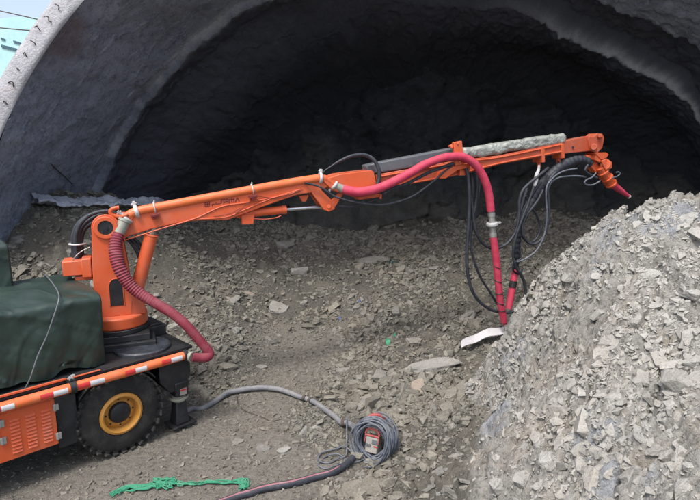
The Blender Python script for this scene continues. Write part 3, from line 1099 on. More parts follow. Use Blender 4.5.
# ragged ledge of sprayed concrete where the lining meets the muck
LP = [(38, 203, 9.05), (60, 206, 9.25), (85, 208, 9.45), (110, 206, 9.7), (135, 208, 9.95), (158, 207, 10.3), (175, 212, 10.7)]
pts = [at(*q) for q in LP]
path = smooth_path([tuple(p) for p in pts], 0.03)
nn_ = len(path)
cr = []
for i, q in enumerate(path):
    out = []
    f = i / nn_
    for a in np.linspace(0, 2 * math.pi, 22, endpoint=False):
        rx = 0.26 + 0.08 * float(vnoise(f * 9, 0, 0, 7)) - 0.25 * abs(f - 0.5)
        rz = 0.035 + 0.02 * float(vnoise(f * 14, 3, 0, 9))
        up_ = math.sin(a) > 0
        out.append((q[0] - 0.25 + math.cos(a) * rx, q[1] + 0.30 + math.cos(a) * -0.12, q[2] + 0.02 + (math.sin(a) * rz * (1.6 if up_ else 1.0)) + (0.08 if up_ and math.cos(a) < 0 else 0)))
    cr.append(out)
V = np.array(cr)
d = fbm(V[..., 0] * 5, V[..., 1] * 5, V[..., 2] * 5, 4, 111) * 0.03
V[..., 2] += d
V[..., 2] += fbm(V[..., 0] * 16, V[..., 1] * 16, V[..., 2] * 22, 3, 112) * 0.035
V[..., 1] += fbm(V[..., 0] * 7, V[..., 1] * 7, V[..., 2] * 9, 3, 113) * 0.03
V -= np.array([TX, 8, 0])
nr_, nc_ = V.shape[:2]
Vf = np.concatenate([V, V[:, :1]], 1)
led = np_mesh('sprayed_ledge', Vf.reshape(-1, 3), grid_faces(nr_, nc_ + 1), M['lining'], True,
              {'rough': np.zeros(nr_ * (nc_ + 1)), 'stain': np.zeros(nr_ * (nc_ + 1)), 'lip_light': np.full(nr_ * (nc_ + 1), 0.5), 'deep': np.zeros(nr_ * (nc_ + 1))})
led.parent = T

# loose cable lying against the lining
b = MB()
pts = [(8, 143), (20, 146), (32, 151), (45, 158), (54, 167), (66, 178), (72, 184)]
yl = [8.2, 8.4, 8.6, 8.8, 9.1, 9.5, 9.8]
P_ = []
for (px, py), Y in zip(pts, yl):
    q = None
    d = ray(px, py)
    for yy in np.arange(8.02, 15, 0.02):
        X = d[0] / d[1] * yy; Z = CAMZ + d[2] / d[1] * yy
        Rr = 7.9 - 0.38 * (yy - 8) / 3.45
        if math.hypot(X - TX, Z) > Rr - 0.09:
            q = (X, yy, Z); break
    P_.append(q or tuple(at(px, py, Y)))
b.tube(smooth_path(P_, .05), .011, 6)
tag(b.build('cable', M['iron']), 'thin black cable lying against the grey tunnel lining', 'cable')

# tunnel face (unexcavated rock)
fx_ = np.linspace(-9, 13, 330); fz_ = np.linspace(-1.5, 10, 180)
FX, FZ = np.meshgrid(fx_, fz_)
FY = 15.1 + fbm(FX * 0.45, 0, FZ * 0.45, 3, 121) * 0.5 + fbm(FX * 1.8, 5, FZ * 2.5, 4, 123) * 0.18 + (1 - np.abs(fbm(FX * 3.2, 2, FZ * 4.4, 3, 127))) * 0.12
_id, _ed, _cx, _cy = worley(FX * 1.9 + FZ * .5 + fbm(FX * 2, 0, FZ * 2, 2, 301) * .2, FZ * 3.2 - FX * .6, 303)
FY += (_id - .5) * .12 + _cx * ((_id * 91.7) % 1 - .5) * .35 - (1 - sstep(0, .15, _ed)) * -.08
FY -= np.clip(3.0 - FZ + fbm(FX * .7, 0, 0, 3, 126) * .5, 0, 3) * 0.75
_ff = grid_faces(180, 330)
_in = (np.hypot(FX - TX, np.maximum(FZ, 0)) < 7.95).ravel()
_ff = _ff[_in[_ff].all(1)]
face = np_mesh('rock_face', np.stack([FX, FY, FZ], -1).reshape(-1, 3), _ff, M['face'], True, {'dust': (np.clip(1 - (FZ - 1.8 + fbm(FX, 0, FZ, 3, 129) * .8) / 1.5, 0, 1) * .8).ravel()})  # face mixed paler and browner towards its base
tag(face, kind='structure')

# hillside the tunnel is driven into
yh = np.concatenate([np.linspace(9.2, 20, 40), np.linspace(21, 90, 40)])
rho = np.interp(yh, [9.2, 10, 12, 14, 20, 35, 60, 90], [8.0, 8.2, 8.6, 9.0, 10.3, 12.5, 13.5, 5])
th3 = np.radians(np.linspace(-6, 186, 200))
HT, HY = np.meshgrid(th3, yh)
RH = rho[:, None] + fbm(np.cos(HT) * 4, HY * 0.3, np.sin(HT) * 4, 4, 131) * np.clip((HY - 9.2) * .1, 0, .5)
RH = np.maximum(RH, np.where(HY < 60, np.interp(HY, [9.2, 13, 16], [8.0, 8.35, 8.5]), 0))
hill = np_mesh('hill', np.stack([TX + np.cos(HT) * RH, HY, np.sin(HT) * RH], -1).reshape(-1, 3), grid_faces(len(yh), 200), M['hill'], True)
tag(hill, kind='structure')
# ================================================================== SPRAYING TRUCK
OX, OY, TA = -1.98, 6.15, 44.6
F = Frame(OX, OY, TA)            # s runs along the machine's flank towards its rear, t into it
TR = empty('spraying_truck', (OX, OY, 0))
tag(TR, 'orange and black truck mounted concrete spraying rig with long boom reaching over the muck', 'construction machine')
fn = Vector((F.n[0], F.n[1], 0))
fu = Vector((F.u[0], F.u[1], 0))

# --- chassis: frame, rear box, deck, side beam
b = MB()
b.box(F, -4.6, -.10, .55, 1.55, .42, .86)
b.box(F, -4.6, .10, .10, .22, .90, 1.0)
b.box(F, -4.6, .10, 1.86, 1.98, .90, 1.0)
b.prism(F, [(-.28, .90), (.12, .90), (.12, .66), (.02, .50), (-.16, .50), (-.28, .66)], .12, 1.96)
b.box(F, -4.6, -.22, .225, 1.855, .87, .995)
b.box(F, -1.425, -1.22, .10, .50, .30, .895)
b.box(F, -3.0, -1.43, .12, .60, .34, .86)
b.box(F, -1.22, -.28, .42, .60, .40, .895)
# wheel arch lining
arc = [(-.77 + .52 * math.cos(a), .47 + .50 * math.sin(a)) for a in np.linspace(math.radians(35), math.radians(145), 14)]
arc2 = [(x * 1.0, z + .03) for x, z in arc]
b.prism(F, arc + arc2[::-1], .08, .50)
b.build('chassis', M['black'], TR, .008)
b = MB()
b.box(F, -.92, .145, .085, 2.0, 1.004, 1.035)
b.box(F, -4.6, -.92, .085, 2.0, 1.004, 1.03)
b.build('deck', M['black'], TR, .004)
b = MB()
b.box(F, -4.6, -1.30, .075, .10, 1.040, 1.062)
b.box(F, -1.30, -.95, .078, .10, 1.040, 1.052)
b.build('deck_edging', M['orange'], TR, .003)
# round lid on the deck, step box, far control box
b = MB()
c = F.w(-.33, .43, 1.036)
b.lathe(c, (0, 0, 1), [(.001, 0), (.325, 0), (.325, .03), (.305, .045), (.29, .036), (.15, .034), (.001, .04)], 44)
o = b.build('deck_lid', M['black'], TR)
lidm = paint('glossy_black_lid', (0.03, 0.035, 0.045), 0.25, 0.25, (0.2, 0.22, 0.25), scale=9, bump=.3)
o.data.materials[0] = lidm
b = MB()
b.box(F, -.10, .12, .72, 1.15, 1.036, 1.17)
b.prism(F, [(-.10, 1.17), (.12, 1.17), (.06, 1.20), (-.06, 1.20)], .74, 1.13)
b.build('step_box', M['black'], TR, .008)

# --- louvred side panel
b = MB()
b.box(F, -3.2, -1.44, .045, .075, .39, .885)
for cs in (-1.53, -1.67, -1.81, -2.05, -2.19, -2.33, -2.6, -2.75):
    for k in range(10):
        z = .445 + k * .037
        b.add([F.w(cs - .045, .045, z), F.w(cs + .045, .045, z), F.w(cs + .042, .031, z + .004), F.w(cs - .042, .031, z + .004), F.w(cs - .045, .045, z + .022), F.w(cs + .045, .045, z + .022)],
              [(0, 3, 2, 1), (3, 4, 5, 2), (0, 4, 3), (1, 2, 5)])
sp = b.build('side_panel', M['orange'], TR, .003, angle=25)
for hs_, hz in ((-1.445, .80), (-1.445, .48), (-1.93, .62), (-1.93, .80)):
    b = MB()
    b.box(F, hs_ - .018, hs_ + .035, .022, .043, hz - .035, hz + .035)
    b.cyl(F.w(hs_, .025, hz - .04), F.w(hs_, .025, hz + .04), .009, seg=8)
    b.build('hinge', M['steel'], sp, .003)
# --- tubular side rail with reflective strips
def rail_s(px):
    y = 408 - px * 53 / 185
    return F.sz(px, y, 0)[0]
RZ = .975
b = MB()
b.tube(smooth_path([tuple(F.w(s, 0, RZ)) for s in (-4.4, -3, -1.5, 0.0)], .1), .052, 18)
rl = b.build('side_rail', M['orange_rail'], TR)
def strip(p0, p1, mat):
    s0, s1 = rail_s(p0), rail_s(p1)
    b = MB()
    vs, seg = [], 9
    for s in (s0, s1):
        for k in range(seg):
            a = math.radians(-28 + 62 * k / (seg - 1))
            vs.append(F.w(s, -.0532 * math.cos(a), RZ + .0532 * math.sin(a)))
    for s in (s0, s1):
        for k in range(seg):
            a = math.radians(-28 + 62 * k / (seg - 1))
            vs.append(F.w(s, -.051 * math.cos(a), RZ + .051 * math.sin(a)))
    fs = [(k, k + 1, seg + k + 1, seg + k) for k in range(seg - 1)] + [(2 * seg + k, 3 * seg + k, 3 * seg + k + 1, 2 * seg + k + 1) for k in range(seg - 1)]
    b.add(vs, fs)
    b.build('reflective_strip', mat, rl)
for p0, p1, c in [(-62, -48, 'w'), (-75, -62, 'r'), (0, 13.3, 'w'), (-14, -.2, 'r'), (39, 52, 'r'), (52.2, 66.5, 'w'), (76.5, 88.6, 'r'), (88.8, 103, 'w'), (123.5, 133.7, 'r'),
                  (133.9, 145, 'w'), (160, 169.2, 'r'), (169.4, 180.5, 'w')]:
    strip(p0, p1, M['white_strip'] if c == 'w' else M['red_strip'])
for pc in (72.5, -60):
    sc_ = rail_s(pc)
    b = MB()
    b.lathe(F.w(sc_ - .03, 0, RZ), fu, [(.054, 0), (.068, 0), (.068, .06), (.054, .06)], 20, closed=True)
    b.box(F, sc_ - .03, sc_ + .03, .03, .10, RZ - .02, RZ + .05)
    b.box(F, sc_ - .035, sc_ + .035, -.012, .06, RZ + .06, RZ + .085)
    cl = b.build('rail_clamp', M['black'], TR, .003)
    b = MB()
    b.cyl(F.w(sc_ - .018, .0, RZ + .08), F.w(sc_ - .018, .0, RZ + .125), .007, seg=8)
    b.cyl(F.w(sc_ + .018, .02, RZ + .08), F.w(sc_ + .018, .02, RZ + .13), .007, seg=8)
    b.obox(F.w(sc_ + .018, .02, RZ + .118), fu, fn, Vector((0, 0, 1)), .022, .006, .008)
    b.obox(F.w(sc_ - .018, .0, RZ + .108), fu, fn, Vector((0, 0, 1)), .02, .006, .008)
    b.build('wing_bolt', M['clamp'], cl)
b = MB()
b.lathe(F.w(-.03, 0, RZ), fu, [(.052, 0), (.07, 0), (.07, .05), (.052, .05)], 20, closed=True)
b.box(F, -.03, .02, .05, .10, RZ - .04, RZ + .04)
b.build('end_clamp', M['black'], TR, .003)

# --- wheels
def wheel(s, t_face, inward, z=.47, near=True):
    W_ = empty('wheel', tuple(F.w(s, t_face, z) - Vector((OX, OY, 0))))
    W_.parent = TR
    ax = fn * inward
    c = F.w(s, t_face, z)
    b = MB()
    pr = [(.236, .03), (.25, .012), (.30, .0), (.40, .006), (.445, .03), (.47, .07), (.474, .12), (.474, .25), (.47, .30), (.445, .34), (.40, .365), (.30, .36), (.236, .34), (.236, .18)]
    b.lathe(c, ax, pr, 72, closed=True)
    x = Vector((0, 0, 1)); y = ax.cross(x)
    for k in range(30):           # chunky cross-country lugs alternating across the tread
        for side in (0, 1):
            a = 2 * math.pi * (k + .5 * side) / 30
            rd = x * math.cos(a) + y * math.sin(a)
            tg = ax.cross(rd)
            w0 = .075 if side == 0 else .295
            b.obox(c + rd * .472 + ax * w0, (tg + ax * (0.35 if side else -0.35)).normalized(), ax, rd, .030, .085, .012)
            b.obox(c + rd * .448 + ax * (.034 if side == 0 else .336), tg, ax, rd, .026, .012, .022)
    b.build('tyre', M['rubber'], W_, .004)
    b = MB()
    b.lathe(c, ax, [(.196, .002), (.212, -.008), (.236, .002), (.243, .018), (.238, .03), (.214, .026), (.202, .06), (.195, .13), (.188, .13), (.189, .05)], 60, closed=True)
    b.lathe(c, ax, [(.10, .085), (.15, .075), (.192, .10), (.192, .115), (.10, .115)], 48, closed=True)
    b.build('rim', M['ochre'], W_)
    b = MB()
    b.lathe(c, ax, [(.001, .12), (.187, .12), (.188, .15), (.001, .15)], 40)
    b.lathe(c, ax, [(.001, .02), (.085, .02), (.112, .035), (.122, .06), (.124, .119), (.001, .119)], 32)
    for k in range(8):
        a = 2 * math.pi * k / 8
        b.cyl(c + (x * math.cos(a) + y * math.sin(a)) * .152 + ax * .11, c + (x * math.cos(a) + y * math.sin(a)) * .152 + ax * .075, .012, seg=6)
    b.build('hub', M['black'], W_)
    return W_
w0 = wheel(-.77, .06, 1)
for (s, t, inv) in ((-3.75, .06, 1),):
    r_ = w0.copy(); C.objects.link(r_); r_.parent = TR; r_.location = F.w(s, t, .47) - Vector((OX, OY, 0))
    for ch in list(w0.children):
        c2 = ch.copy(); C.objects.link(c2); c2.parent = r_
wheel(-.77, 1.98, -1)
wheel(-3.75, 1.98, -1)

# --- outriggers
def outrigger(t0):
    b = MB()
    b.box(F, -.10, .07, t0 - .10, t0 + .09, .42, .60)
    b.add([F.w(-.02 + sx * hw, t0 + sy * hw, z_) for z_, hw in ((.40, .06), (.20, .075), (.055, .095)) for sx, sy in ((-1, -1), (1, -1), (1, 1), (-1, 1))],
          [(0, 3, 2, 1), (8, 9, 10, 11)] + [(l_ * 4 + k, l_ * 4 + (k + 1) % 4, l_ * 4 + 4 + (k + 1) % 4, l_ * 4 + 4 + k) for l_ in (0, 1) for k in range(4)])
    og = b.build('outrigger', M['black'], TR, .012)
    b = MB()
    b.box(F, -.17, .14, t0 - .13, t0 + .13, .03, .05)
    b.build('foot_plate', M['black'], og, .004)
    b = MB()
    b.lathe(F.w(-.02, t0, .375), (0, 0, 1), [(.10, 0), (.125, 0), (.125, .02), (.10, .02)], 20, closed=True)
    b.cyl(F.w(-.02, t0, .34), F.w(-.02, t0, .41), .085, seg=18)
    b.build('collar', M['coupling'], og)
    b = MB()
    b.box(F, -.045, .045, t0 - .104, t0 - .1015, .435, .52)
    b.build('sticker', M['panelwhite'], og)
    b = MB()
    b.box(F, -.04, .04, t0 - .106, t0 - .1042, .49, .512)
    b.build('sticker_band', M['red_strip'], og)
outrigger(.20)
outrigger(1.9)

# --- slewing base and turret
BF = Frame(-2.91, 6.50, 22.0)        # boom plane: s along the boom, t across
BT = F.w(-.42, .90, 0)
b = MB()
BC = Vector((-2.91, 6.50, 0))
b.box(BF, -.5, .42, -.42, .42, 1.036, 1.12)
b.box(BF, -.38, .36, -.36, .36, 1.121, 1.20)
b.lathe(BC + Vector((0, 0, 1.201)), (0, 0, 1), [(.001, 0), (.36, 0), (.36, .06), (.001, .06)], 40)
b.build('slewing_base', M['black'], TR, .008)
tu = MB()
tu.lathe(BC + Vector((0, 0, 1.262)), (0, 0, 1), [(.001, 0), (.335, 0), (.35, .015), (.35, .135), (.335, .15), (.001, .15)], 48)
# two cheek plates with a pin eye, tapering upwards
def cheek(t0, t1, hole=True):
    top = (-.02, 2.485)
    out = [(-.235, 1.41), (-.225, 2.0), (-.20, 2.42)] + [(-.045 + .155 * math.cos(a), 2.50 + .155 * math.sin(a)) for a in np.linspace(math.radians(170), math.radians(-5), 14)] + [(.135, 2.32), (.17, 2.0), (.20, 1.41)]
    tu.prism(BF, out, t0, t1)
cheek(-.20, -.155)
cheek(.155, .20)
tu.box(BF, -.225, .165, -.155, .155, 1.41, 1.50)
tu.prism(BF, [(-.235, 1.5), (-.19, 1.5), (-.17, 2.35), (-.21, 2.35)], -.155, .155)
tu.prism(BF, [(.195, 1.5), (.155, 1.5), (.11, 2.20), (.135, 2.30)], -.155, .155)
tu_o = tu.build('turret', M['orange'], TR, .008)
b = MB()
b.lathe(BF.w(-.045, -.202, 2.50), Vector((-BF.n[0], -BF.n[1], 0)), [(.085, 0), (.135, 0), (.135, .022), (.128, .03), (.085, .03)], 36, closed=True)
b.build('pin_boss', M['orange'], tu_o, .003)
b = MB()
b.lathe(BF.w(-.045, -.203, 2.50), Vector((-BF.n[0], -BF.n[1], 0)), [(.001, 0), (.084, 0), (.084, .012), (.001, .012)], 28)
b.cyl(BF.w(-.045, -.215, 2.50), BF.w(-.045, -.224, 2.50), .03, seg=12)
b.build('pin', M['black'], tu_o)
# arched opening in the cheek: black surface plate, inner shade put into its colour
b = MB()
ap = [(.035, 1.54), (.035, 1.76)] + [(-.045 + .08 * math.cos(a), 1.78 + .10 * math.sin(a)) for a in np.linspace(math.radians(15), math.radians(165), 9)] + [(-.125, 1.76), (-.125, 1.54)]
ap = [(s_ + .06, z_) for s_, z_ in ap]
b.prism(BF, ap, -.2035, -.198)
b.build('opening_shade', M['black'], tu_o)
b = MB()
for i_ in range(len(ap) - 1):
    pass
b.tube([tuple(BF.w(s_, -.205, z_)) for s_, z_ in ap], .006, 6)
b.build('opening_edge', M['orange'], tu_o)
b = MB()
sA, zA = BF.sz(62, 262, -.1); sB, zB = BF.sz(62, 276, -.1)
b.box(BF, sA, -.236, -.15, .12, zB, zA + .01)
b.box(BF, sA + .12, -.236, -.12, .10, zB - .07, zB - .02)
b.box(BF, -.34, -.236, -.17, .14, zB - .03, zA + .03)
b.build('side_bracket', M['orange'], TR, .01)
b = MB()
b.prism(BF, [(.15, 1.41), (.33, 1.41), (.33, 1.62), (.27, 1.70), (.18, 1.66)], -.20, -.17)
b.prism(BF, [(.15, 1.41), (.33, 1.41), (.33, 1.62), (.27, 1.70), (.18, 1.66)], .02, .05)
b.build('cylinder_bracket', M['orange_dark'], TR, .006)

# --- lift cylinder
b = MB()
p0 = BF.p(132, 308, -.08); p1 = BF.p(151, 236, -.08); p2 = BF.p(155, 225, -.08)
b.cyl(p0, p1, .080, seg=24)
b.cyl(p1, p1 + (p1 - p0).normalized() * .02, .087, seg=24)
lc = b.build('lift_cylinder', M['orange'], TR, .004)
b = MB(); b.cyl(p1, p2 + (p2 - p1) * .6, .034, seg=16)
b.build('cylinder_rod', M['coupling'], lc)

# --- main boom
NB = -.125
bm_poly_px = [(112, 222), (124, 238), (150, 229.5), (183, 222), (199, 220.5), (228, 220), (244, 214), (268, 205), (297, 195), (318, 191.5), (330, 186), (322, 180), (300, 184), (250, 193), (200, 202), (150, 211), (128, 215)]
b = MB()
b.prism(BF, [BF.sz(x, y, NB) for x, y in bm_poly_px], NB, -NB)
b.build('main_boom', M['orange'], TR, .010)
boom = bpy.data.objects['main_boom']
# stiffening rib welded on the web
b = MB()
for seq in ([(124, 240.5), (160, 229), (196, 218), (222, 206.5), (250, 202), (280, 196), (300, 191)], [(200, 219), (226, 217), (244, 210), (270, 199), (300, 189.5)]):
    b.tube(smooth_path([tuple(BF.p(x, y, NB - .006)) for x, y in seq], .04), .0085, 6)
b.build('weld_rib', M['orange'], boom)
b = MB()
for seq in ([(233, 216), (238, 212), (248, 203), (254, 198)], [(258, 196), (272, 198), (284, 197), (296, 192), (303, 190)], [(214, 216.5), (222, 215.5), (232, 213), (240, 208)]):
    b.tube(smooth_path([tuple(BF.p(x, y, NB - .014)) for x, y in seq], .03), .0045, 6)
b.build('thin_wire', M['letter'], boom)
# dark lettering painted on the web (worn, strokes as they read)
GL = {0: [(0, 0, 1, 0), (0, 1, 1, 1), (0, 0, 0, 1), (1, 0, 1, 1), (.5, 0, .5, 1), (0, .5, 1, .5)],
      1: [(0, .6, .8, .6), (.2, .6, .2, .2)],
      2: [(0, .5, 1, .5), (0, .5, 0, .9)],
      3: [(.3, 0, .3, 1), (.3, .8, 1, .8)],
      4: [(0, 0, 0, 1), (1, 0, 1, 1), (0, 1, 1, 1), (.5, .2, .5, 1), (0, .4, 1, .4)],
      5: [(0, 0, 0, 1), (.5, .1, .5, 1), (1, 0, 1, 1), (0, 1, 1, .8)],
      6: [(0, 0, .5, 1), (.5, 1, 1, 0)]}
b = MB()
for gi, (x0, y0) in enumerate([(205.2, 202.5), (211.5, 203), (216, 202), (220, 199.5), (223.8, 199.8), (229.6, 199.2), (235.2, 198.2)]):
    wpx, hpx = (4.3, 4.2)
    for (u0, v0, u1, v1) in GL[gi]:
        a_ = BF.p(x0 + u0 * wpx, y0 + (1 - v0) * hpx - u0 * .7, NB - .002)
        c_ = BF.p(x0 + u1 * wpx, y0 + (1 - v1) * hpx - u1 * .7, NB - .002)
        b.beam(a_, c_, .012, .002, up=Vector((BF.n[0], BF.n[1], 0)))
b.build('lettering', M['letter'], boom, smooth=False)
# hook of bent plate at the boom root
b = MB()
b.tube(smooth_path([tuple(BF.p(x, y, -.16)) for x, y in [(119, 207.5), (114, 208.3), (110.5, 210.5), (111, 214), (115, 216), (122, 216.5), (128, 214)]], .02), .024, 10)
b.build('guide_hook', M['orange'], TR)
# upper face of the boom root between cheeks
b = MB()
b.prism(BF, [BF.sz(x, y, -.1) for x, y in [(100, 224), (108, 240), (126, 238), (134, 214), (118, 214)]], -.145, .145)
b.build('boom_root', M['orange'], TR, .01)

# --- delivery pipe on top of the boom
PP = -.10
pipe_px = [(125.5, 219.5), (128, 216.5), (132, 213.5), (140, 210.6), (160, 206.8), (200, 199.3), (250, 190), (290, 182.7), (318, 178.3)]
b = MB()
b.tube(smooth_path([tuple(BF.p(x, y, PP)) for x, y in pipe_px], .04), .056, 20)
dp = b.build('delivery_pipe', M['orange_rail'], TR)
el = [(317, 178.5), (322, 178.2), (326, 179.3), (330, 182), (333, 184.5)]
b = MB()
b.tube(smooth_path([tuple(BF.p(x, y, PP)) for x, y in el], .02), .054, 18)
b.build('pipe_elbow', M['orange'], dp)
def clampring(fr, x0, y0, x1, y1, off, R, wd=.035, lug=True, parent=TR, nm='pipe_clamp'):
    c = fr.p(x0, y0, off); d = (fr.p(x1, y1, off) - c).normalized()
    b = MB()
    b.lathe(c - d * wd / 2, d, [(R - .012, 0), (R + .006, -.004), (R + .016, wd * .3), (R + .016, wd * .7), (R + .006, wd + .004), (R - .012, wd)], 26, closed=True)
    if lug:
        q = Vector((0, 0, 1)) - d * d.z
        q.normalize()
        sd = d.cross(q)
        b.obox(c + q * (R + .03), d, sd, q, wd * .45, .02, .028)
        b.cyl(c + q * (R + .03) - d * .03, c + q * (R + .03) + d * .03, .009, seg=8)
        b.obox(c - q * (R + .02), d, sd, q, wd * .4, .014, .018)
    return b.build(nm, M['clamp'], parent, .002)
clampring(BF, 126.5, 218.2, 129, 215.5, PP, .072)
clampring(BF, 136.5, 211.5, 141, 210.3, PP, .068, .04)
clampring(BF, 320, 178.2, 324, 178.6, PP, .066)
clampring(BF, 333.5, 185, 337, 188, PP, .068)
for (x, y) in ((154.5, 207.9), (252, 189.6)):
    c = BF.p(x, y, PP)
    d = (BF.p(x + 10, y - 1.87, PP) - c).normalized()
    b = MB()
    b.torus(c, d, .066, .008, 26, 8)
    b.cyl(c + Vector((0, 0, .06)), c + Vector((0, 0, .095)), .008, seg=8)
    uc = b.build('pipe_strap', M['clamp'], TR)
    b = MB()
    b.obox(c + Vector((0, 0, -.085)) - Vector((BF.n[0], BF.n[1], 0)) * .04, d, Vector((BF.n[0], BF.n[1], 0)), Vector((0, 0, 1)), .05, .05, .015)
    b.obox(c + Vector((0, 0, -.11)) - Vector((BF.n[0], BF.n[1], 0)) * .055, d, Vector((BF.n[0], BF.n[1], 0)), Vector((0, 0, 1)), .03, .03, .015)
    b.build('strap_bracket', M['letter'], uc, .003)
# steel coupling + first red hose
def coupling(pts, r, name='hose_coupling', mat='coupling'):
    b = MB()
    b.tube([tuple(p) for p in pts], r, 20)
    d = (Vector(pts[-1]) - Vector(pts[0])).normalized()
    b.lathe(pts[0], d, [(r - .005, 0), (r + .012, 0), (r + .012, .03), (r - .005, .03)], 22, closed=True)
    return b.build(name, M[mat], TR)
c0, c1 = at(125.5, 219.5, 6.42), at(118.5, 233, 6.36)
coupling([c0, c1], .070)
H1 = [(119.2, 231.5, 6.37, .067), (116, 242, 6.30, .072), (116.2, 255, 6.24, .076), (120.5, 270, 6.2, .074), (129.5, 284.5, 6.2, .070), (142, 295, 6.2, .065), (157, 304, 6.2, .061), (173, 314, 6.2, .059), (187, 326, 6.2, .058),
      (197.5, 338, 6.22, .058), (206, 348, 6.24, .058), (209.5, 353.5, 6.24, .058), (207, 357.0, 6.2, .058), (200, 357.6, 6.17, .056), (192, 357.0, 6.12, .054)]
pp = smooth_path([(*at(x, y, Y), r) for x, y, Y, r in H1], .008)
pp2 = []
acc = 0
for i, q in enumerate(pp):
    if i: acc += math.dist(q[:3], pp[i - 1][:3])
    amp = .005 if acc < .75 else (.0045 - (acc - .75) * .012 if acc < 1.1 else .0006)
    pp2.append((*q[:3], q[3] * (1 if acc > .05 else .97) + max(amp, .0006) * math.sin(acc * 2 * math.pi / .032)))
b = MB(); b.tube(pp2, .07, 20)
b.build('delivery_hose', M['redribbed'], TR)
coupling([at(193, 357, 6.12), F.w(.02, 0, RZ)], .054)

# --- second cylinder under the boom
q0, q1, q2 = BF.p(246, 213.5, -.03), BF.p(286, 209.5, -.03), BF.p(324, 206.5, -.03)
b = MB()
b.cyl(q0, q1, .055, .055, 22)
b.cyl(q1 - (q1 - q0).normalized() * .06, q1, .062, seg=22)
b.cyl(BF.p(236, 216, -.03), q0, .03, .055, 18)
k2_ = b.build('fold_cylinder', M['orange'], TR, .003)
b = MB(); b.cyl(q1, q2, .024, seg=16)
b.build('cylinder_rod', M['chrome'], k2_)
b = MB()
b.tube(smooth_path([tuple(BF.p(x, y, -.08)) for x, y in [(252, 218.5), (265, 219.2), (277, 217.5), (281, 215.5)]], .03), .008, 6)
b.build('oil_line', M['orange_dark'], k2_)
b = MB()
b.prism(BF, [BF.sz(x, y, -.06) for x, y in [(241, 215), (254, 214), (253, 224), (242, 224.5)]], -.09, .03)
b.build('cylinder_lug', M['orange'], TR, .006)
b = MB()
b.prism(BF, [BF.sz(x, y, -.1) for x, y in [(305, 184), (312, 181.5), (334, 203), (334, 209), (328, 211.5), (323, 209.5)]], -.13, -.09)
b.prism(BF, [BF.sz(x, y, -.1) for x, y in [(344, 193.5), (339, 193), (329, 203), (328, 211), (334, 209.5)]], -.089, -.05)
b.prism(BF, [BF.sz(x, y, -.1) for x, y in [(305, 184), (312, 181.5), (334, 203), (334, 209), (328, 211.5), (323, 209.5)]], .02, .06)
b.cyl(BF.p(329, 206.5, -.14), BF.p(329, 206.5, .07), .03, seg=16)
b.prism(BF, [BF.sz(x, y, -.1) for x, y in [(300, 196), (310, 195), (307, 202), (303, 202)]], -.06, -.02)
b.build('fold_linkage', M['orange'], TR, .005)

# --- forearm: hinge housing, telescopic beam, sheet-metal cover
b = MB()
hp = [(322, 180), (340, 174.2), (371, 170.2), (374, 172), (376.5, 183), (380, 192), (379, 195.5), (360, 198.5), (345, 194), (332, 190)]
b.prism(BF, [BF.sz(x, y, -.15) for x, y in hp], -.15, .15)
b.prism(BF, [BF.sz(x, y, -.16) for x, y in [(357, 196.8), (380, 193.2), (382, 195), (380, 197), (359, 200)]], -.17, .0)
b.cyl(BF.p(380.5, 194, -.17), BF.p(380.5, 199, -.17), .02, seg=10)
b.build('hinge_housing', M['orange'], TR, .010)
b = MB()
beam_px = [(376, 175), (455, 161), (500, 155.5), (563, 142.5), (563, 153), (500, 164.5), (470, 173), (455, 176), (410, 184), (378, 190)]
b.prism(BF, [BF.sz(x, y, -.09) for x, y in beam_px], -.09, .09)
fb = b.build('telescopic_beam', M['orange_dark'], TR, .008)
b = MB()
for seq in ([(380, 176.6), (455, 163.2), (500, 157.3), (562, 144.5)], [(400, 185), (455, 174.8), (500, 163.3), (562, 151.5)]):
    b.tube(smooth_path([tuple(BF.p(x, y, -.10)) for x, y in seq], .1), .013, 8)
b.build('beam_flange', M['orange'], fb)
b = MB()
top = [(366, 165.3), (380, 162.0), (452, 148.2), (457, 147.5), (457, 160), (380, 173), (368, 175)]
b.prism(BF, [BF.sz(x, y, -.06) for x, y in top], -.06, .12)
b.build('telescope_cover', M['telescope'], TR, .02)
# crumpled wrapping round the cylinder ahead of the bracket
q = []
NA, NS = 34, 160
pa, pb = BF.p(459, 154.5, 0.0), BF.p(564, 138.2, 0.0)
dv = (pb - pa)
dl = dv.normalized()
sdv = Vector((BF.n[0], BF.n[1], 0)); upv = sdv.cross(dl) * -1
if upv.z < 0: upv = -upv
V = []
for i in range(NS):
    f = i / (NS - 1)
    endr = min(1, (0.35 + 0.65 * min(1, f / .03)) * (0.25 + .75 * math.sqrt(max(0, min(1, (1 - f) / .035)))))
    for k in range(NA):
        a = 2 * math.pi * k / NA
        ca, sa = math.cos(a), math.sin(a)
        ca2 = math.copysign(abs(ca) ** .6, ca); sa2 = math.copysign(abs(sa) ** .6, sa)
        P_ = pa + dv * f
        rr = .082 * endr
        V.append(tuple(P_ + sdv * (ca2 * rr * 1.1) + upv * (sa2 * rr)))
V = np.array(V)
fold = (1 - np.abs(fbm(V[:, 0] * 5, V[:, 1] * 5, V[:, 2] * 8, 2, 141))) * .026 + fbm(V[:, 0] * 16, V[:, 1] * 16, V[:, 2] * 16, 2, 143) * .004
ctr = np.repeat(np.array([tuple(pa + dv * (i / (NS - 1))) for i in range(NS)]), NA, 0)
rd = V - ctr
V = V + rd / np.maximum(np.linalg.norm(rd, axis=1), 1e-6)[:, None] * (fold[:, None] - .012)
Vg = V.reshape(NS, NA, 3)
Vg = np.concatenate([Vg, Vg[:, :1]], 1) - np.array([OX, OY, 0])
wr = np_mesh('plastic_wrap', Vg.reshape(-1, 3), grid_faces(NS, NA + 1), M['wrap'], True)
wr.parent = TR
